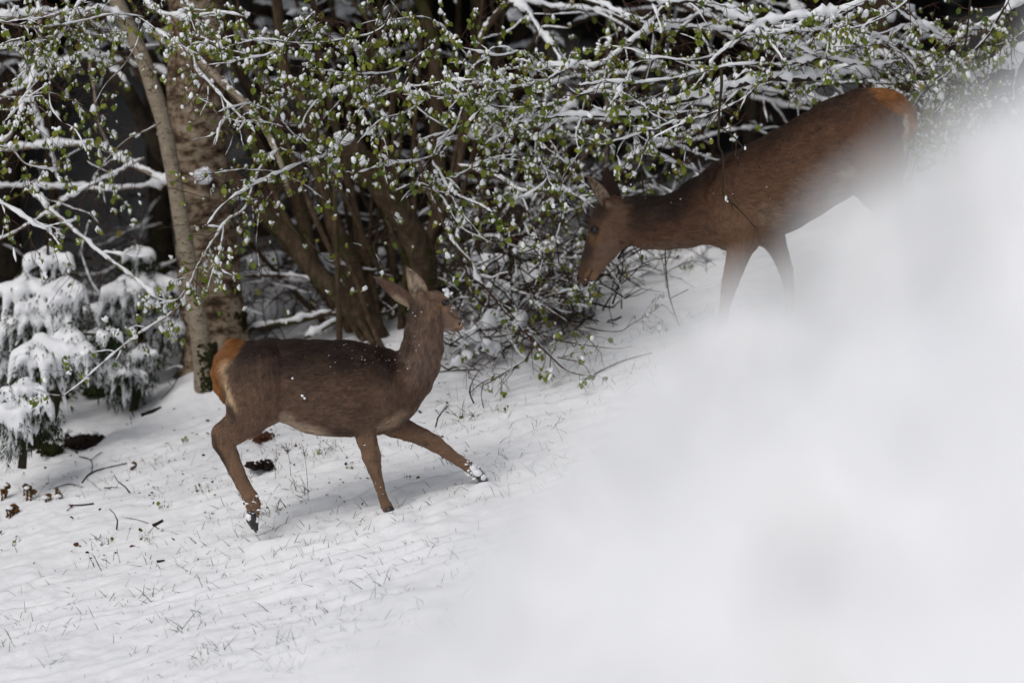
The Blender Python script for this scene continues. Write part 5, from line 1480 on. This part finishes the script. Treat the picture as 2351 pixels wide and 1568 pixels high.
stick('forked dark twig poking up below the leafy low branch', [(1088, 930), (1078, 900), (1085, 875), (1100, 850)], 4, rise=True, side=[[(1080, 905), (1105, 880), (1125, 870)], [(1110, 940), (1105, 905), (1110, 880)]])
stick('thin upright sapling stick between the two hinds', [(1560, 752), (1548, 715), (1535, 670), (1528, 600), (1527, 560)], 5, rise=True, side=[[(1540, 690), (1580, 665)]])
stick('thin dark stick leaning beside the browsing hind chest', [(1530, 665), (1526, 620), (1512, 570)], 3, rise=True)

# low leafy branch resting on the snow
low = Tree('low_branch', 'leafy dark branch sprawling low over the snow right of the striding hind', 'branch', on_ground(1300, 870), None, m_twig)
for pts, Y, w in [([(1080, 600), (1140, 690), (1200, 760), (1290, 840), (1340, 862)], [2.6, 1.9, 1.4], [7, 3]), ([(1200, 760), (1250, 775), (1330, 790), (1400, 800)], [2.0, 1.7], [4, 2]), ([(1230, 790), (1200, 830), (1150, 860), (1120, 880)], [1.9, 1.5], [4, 2]), ([(1280, 820), (1330, 830), (1350, 845)], [1.7, 1.5], [3, 2]),
                  ([(1340, 750), (1410, 760), (1450, 745), (1520, 700)], [2.4, 2.2], [3, 2]), ([(1240, 700), (1290, 730), (1340, 770), (1380, 810)], [2.2, 1.8], [4, 2])]:
    low.limb(pts, Y, w, 0.25, 1.0, 0.6, tl=0.2, droop=0.25)
low.finish()
# the sprig the second hind is biting
sprig = Tree('leafy_sprig', 'leafy sprig with snow held in the mouth of the browsing hind', 'sprig', P(1350, 640, D2Y - 0.05), None, m_twig)
sprig.free = True
sprig.limb([(1480, 570), (1440, 590), (1400, 625), (1360, 642), (1338, 640)], [D2Y + 0.25, D2Y - 0.06], [4, 2], 0.5, 1.2, 1.1, tl=0.13)
sprig.finish()

# curled dead ferns
def fern(label, stems):
    b = on_ground(*stems[0][:2])
    t = empty('dead_fern', tuple(b)); tag(t, label, 'fern', 'dead curled ferns at the left')
    for (x, y, h, curl) in stems:
        p = on_ground(x, y)
        H = M(h)
        pts = [p - [0, 0, 0.02], p + [0.004, 0, H * 0.55], p + [0, 0, H * 0.9]]
        r = M(curl)
        c = p + np.array([r, 0, H * 0.9])
        for k in range(1, 15):
            a = R(180 - k * 34); rr_ = r * (1 - k / 19)
            pts.append(c + np.array([math.cos(a) * rr_, 0.001 * k, math.sin(a) * rr_]))
        q = resample(np.array(pts), 0.008)
        mb = MB(); tube(mb, q, np.linspace(0.007, 0.010, len(q)), 7, wob=(0.9, 90)); mb.obj('frond', [m_fern], t)
    mb = MB(); blob(mb, on_ground(*stems[0][:2]) + np.array([0, -0.01, M(stems[0][2]) * 0.98]), (0.022, 0.02, 0.012), 0.4, ICO2); mb.obj('snow', [m_snow], t)
fern('tall curled brown fern at the left edge beside the small spruce', [(12, 1145, 36, 7), (4, 1150, 26, 7)])
fern('clump of tied looking brown ferns capped with snow at the lower left', [(62, 1150, 34, 6), (70, 1150, 24, 7), (54, 1140, 30, 5)])
fern('thick brown fern stump in a dark hollow at the left edge', [(22, 1190, 28, 11), (16, 1188, 20, 8), (30, 1186, 18, 8)])
fern('single curled brown fern right of the fern clump', [(104, 1155, 16, 8)])
fern('single curled fern at the tip of the forked twig', [(302, 1080, 14, 7)])
fern('tiny brown fern tips right of the single curled fern', [(134, 1145, 8, 5), (128, 1136, 12, 3)])
# dark hollows and mossy stones
def stone(name, label, px, py, w, h, m, cat, snowcap=True, grp='mossy lumps at the left'):
    p = on_ground(px, py)
    t = empty(name, tuple(p)); tag(t, label, cat, grp)
    mb = MB()
    for _ in range(9):
        blob(mb, p + np.array([rng.normal(0, M(w) * 0.28), rng.normal(0, 0.05), M(h) * rng.uniform(0.0, 0.4)]), (M(w) * 0.3, 0.07, M(h) * 0.36), 0.7, ICO2, sc=2.5)
    for _ in range(60):
        blob(mb, p + np.array([rng.normal(0, M(w) * 0.32), rng.normal(-0.05, 0.05), M(h) * rng.uniform(0.0, 0.7)]), np.array([0.014, 0.014, 0.012]) * rng.uniform(0.5, 1.4), 0.6)
    mb.obj('body', [m], t, 'stuff')
    if snowcap:
        mb = MB()
        for _ in range(5): blob(mb, p + np.array([rng.normal(0, M(w) * 0.25), rng.normal(0.04, 0.03), M(h) * rng.uniform(0.55, 0.75)]), (M(w) * 0.2, 0.06, M(h) * 0.14), 0.6, ICO2)
        mb.obj('snow_cap', [m_snow], t, 'stuff')
stone('soil_lump', 'black wet soil lump right of the small spruce', 195, 1025, 88, 46, m_soil, 'soil')
stone('mossy_stone', 'dark mossy stone just left of the black soil lump', 112, 1040, 40, 38, m_moss, 'stone')
stone('soil_lump', 'dark bare soil under the small spruce', 78, 1020, 60, 40, m_soil, 'soil')
stone('mossy_stone', 'green mossy stone in the snow above the dark bark chip', 222, 905, 56, 30, m_moss, 'stone')
stone('mossy_stone', 'mossy stone behind the small spruce', 140, 912, 44, 32, m_moss, 'stone')
stone('soil_lump', 'reddish soil lump under the belly of the striding hind', 600, 1010, 40, 28, m_dead, 'soil')
stone('soil_lump', 'small dark tuft of soil between the hind legs', 600, 1072, 46, 20, m_soil, 'soil')
def dead_leaf(label, px, py, w):
    p = on_ground(px, py)
    o = bpy.data.objects.new('dead_leaf', None)
    V, Q = LEAF_NP[rng.integers(0, 6)]
    me = mesh_np('dead_leaf', V, Q, m_dead)
    o = bpy.data.objects.new('dead_leaf', me); COL.objects.link(o)
    o.location = p + np.array([0, 0, 0.012]); o.scale = (M(w) * 1.3,) * 3
    o.rotation_euler = (rng.uniform(0.3, 1.2), rng.uniform(-0.6, 0.6), rng.uniform(0, 6.28))
    tag(o, label, 'leaf', 'dead leaves on the snow')
for a in [('dead red leaf alone on the snow at the lower left', 172, 1250, 13), ('rusty leaf beside the stubby reddish stick', 309, 1256, 17), ('dark dead leaf near the left edge of the ripples', 160, 1388, 10), ('small brown leaf above the short dark red stick', 457, 1285, 8),
          ('dead leaf fragment below the ferns', 74, 1215, 10), ('brown leaf by the twig stub left of the forked twig', 180, 1142, 14), ('dark leaf on the snow right of the kinked twig', 318, 1086, 13), ('dead leaf uphill of the black soil lump', 335, 930, 10),
          ('brown leaf just behind the hind leg of the striding hind', 455, 1000, 9), ('dark leaf on the snow below the stretched foreleg', 962, 1097, 9)]:
    dead_leaf(*a)
# little green plants poking out
def plant(label, px, py, n, size):
    t = Tree('small_plant', label, 'plant', on_ground(px, py), 'small green plants in the snow', m_twig)
    for _ in range(n):
        p = on_ground(px + rng.normal(0, size * 0.5), py + rng.normal(0, size * 0.2))
        t.free = True; t.leaf(p + np.array([0, 0, rng.uniform(0.005, 0.04)]), 0.026 * rng.uniform(0.6, 1.2))
        tube(t.twigs, np.array([p - [0, 0, 0.02], p + [0.003, 0, 0.02], p + [0.005, 0, 0.04]]), 0.001, 3, cap=False)
    t.finish()
for a in [('green leaves by the stubby reddish stick', 330, 1240, 9, 26), ('green sprig left of the hind foot twigs', 245, 1250, 5, 14), ('green plant right of the upright curved twig', 375, 1165, 7, 26), ('green plant uphill left of the hind leg', 430, 1020, 4, 14),
          ('pale green plant left of the hock', 460, 1130, 7, 26), ('green plant below the belly between the hind legs', 735, 1045, 8, 20), ('green plant right of the standing foreleg', 935, 1100, 3, 8), ('green clover under the forked dark twig', 1070, 960, 8, 22),
          ('green leaves beside the long bent stick', 1155, 945, 5, 18), ('small green plant at the lower left edge', 40, 1248, 4, 10), ('bright green fern leaf beside the mossy stone', 172, 920, 9, 14), ('dark green plant below the planted foreleg', 795, 1075, 5, 12)]:
    plant(*a)
# dry seed stalks
def weed(label, px, py, h, lean):
    b = on_ground(px, py)
    t = empty('dry_weed', tuple(b)); tag(t, label, 'weed', 'dry seed stalks')
    H = M(h)
    q = resample(np.array([b - [0, 0, 0.02], b + [lean * 0.3, 0, H * 0.5], b + [lean, 0, H]]), 0.02)
    mb = MB(); tube(mb, q, np.linspace(0.0018, 0.0011, len(q)), 4); mb.obj('stalk', [m_dead], t)
    mb = MB()
    for _ in range(16):
        p = q[-1] + np.array([rng.normal(0, 0.018), rng.normal(0, 0.012), rng.uniform(-0.06, 0.02)])
        tube(mb, np.array([q[-4], (q[-4] + p) / 2, p]), 0.0006, 3, cap=False); blob(mb, p, (0.003, 0.003, 0.004), 0.3)
    mb.obj('seed_head', [m_dead], t, 'stuff')
weed('dry seed stalk in the snow under the belly, left one', 668, 1092, 75, -0.03)
weed('tall dry seed stalk in front of the belly, right one', 708, 1150, 130, -0.03)
weed('short dry seed stalk between hind foot and planted foreleg', 632, 1100, 66, 0.01)

# grass blades everywhere through the snow
def grass():
    mb = MB()
    n = 4200
    pts = np.stack([rng.uniform(-3.4, 3.0, n * 3), rng.uniform(-3.4, 2.4, n * 3)], 1)
    dens = 0.16 + 1.9 * fbm(pts * np.array([1.1, 1.6]) + 3, 3) + 0.25 * sstep(1.2, -1.5, pts[:, 1] - 0.2 * pts[:, 0])
    pts = pts[rng.random(len(pts)) < np.clip(dens, 0.02, 0.9)][:n]
    tufts = [on_ground(*a) for a in [(340, 1370), (430, 1445), (490, 1500), (670, 1400), (640, 1480), (230, 1300), (240, 1240), (690, 1130), (1060, 950), (1020, 935), (1270, 870), (1040, 1060), (745, 1035), (600, 1190), (980, 1010), (860, 1350), (660, 1540), (120, 1520), (1380, 800), (1500, 760), (1600, 730), (620, 1180), (650, 1175), (1080, 960)]]
    allp = [(p[0], p[1], 1.0, None) for p in pts]
    for t in tufts:
        for _ in range(16): allp.append((t[0] + rng.normal(0, 0.06), t[1] + rng.normal(0, 0.05), 1.5, rng.normal(0, 0.5)))
    ar = np.array([(a[0], a[1]) for a in allp]); zs = ground_z(ar[:, 0], ar[:, 1])
    for (x, y, s, ln), z in zip(allp, zs):
        L = (0.02 + 0.09 * rng.random() ** 1.6) * s * (1.4 if rng.random() < 0.12 else 1)
        az = rng.uniform(0, 2 * math.pi); tilt = rng.uniform(0.35, 1.45)
        d = np.array([math.cos(az) * math.sin(tilt), math.sin(az) * math.sin(tilt) * 0.6, math.cos(tilt)])
        w = rng.uniform(0.0008, 0.0021) * s ** 0.5
        b = np.array([x, y, z - 0.006]); sag = rng.uniform(0, 0.5) * L
        side = np.array([0.9, -0.2, 0.4]); side -= d * (side @ d); side /= np.linalg.norm(side)
        m = b + d * L * 0.55; e = b + d * L + np.array([0, 0, -sag * 0.5])
        mb.add(np.array([b - side * w, b + side * w, m + side * w * 0.8, m - side * w * 0.8, e]), [(0, 1, 2, 3)], [(3, 2, 4)])
    mb.obj('grass', [m_grass], None, 'stuff', smooth=False)
grass()
def litter():
    mb = MB()
    for _ in range(420):
        Y = rng.uniform(0.2, 3.1); x = rng.uniform(-3.4, -0.2)
        if rng.random() > sstep(-0.2, 1.8, Y): continue
        z = float(ground_z(x, Y)); V, Q = LEAF_NP[rng.integers(0, 6)]
        m = np.array(Matrix.Rotation(rng.uniform(0, 6.28), 3, 'Z') @ Matrix.Rotation(rng.normal(0, 0.6), 3, 'X') @ Matrix.Rotation(rng.normal(0, 0.5), 3, 'Y'))
        mb.add(np.array([x, Y, z + 0.006]) + (V * rng.uniform(0.008, 0.03)) @ m.T, Q, None, int(rng.random() < 0.6))
    mb.obj('leaf_litter', [m_dead, m_soil], None, 'stuff')
litter()
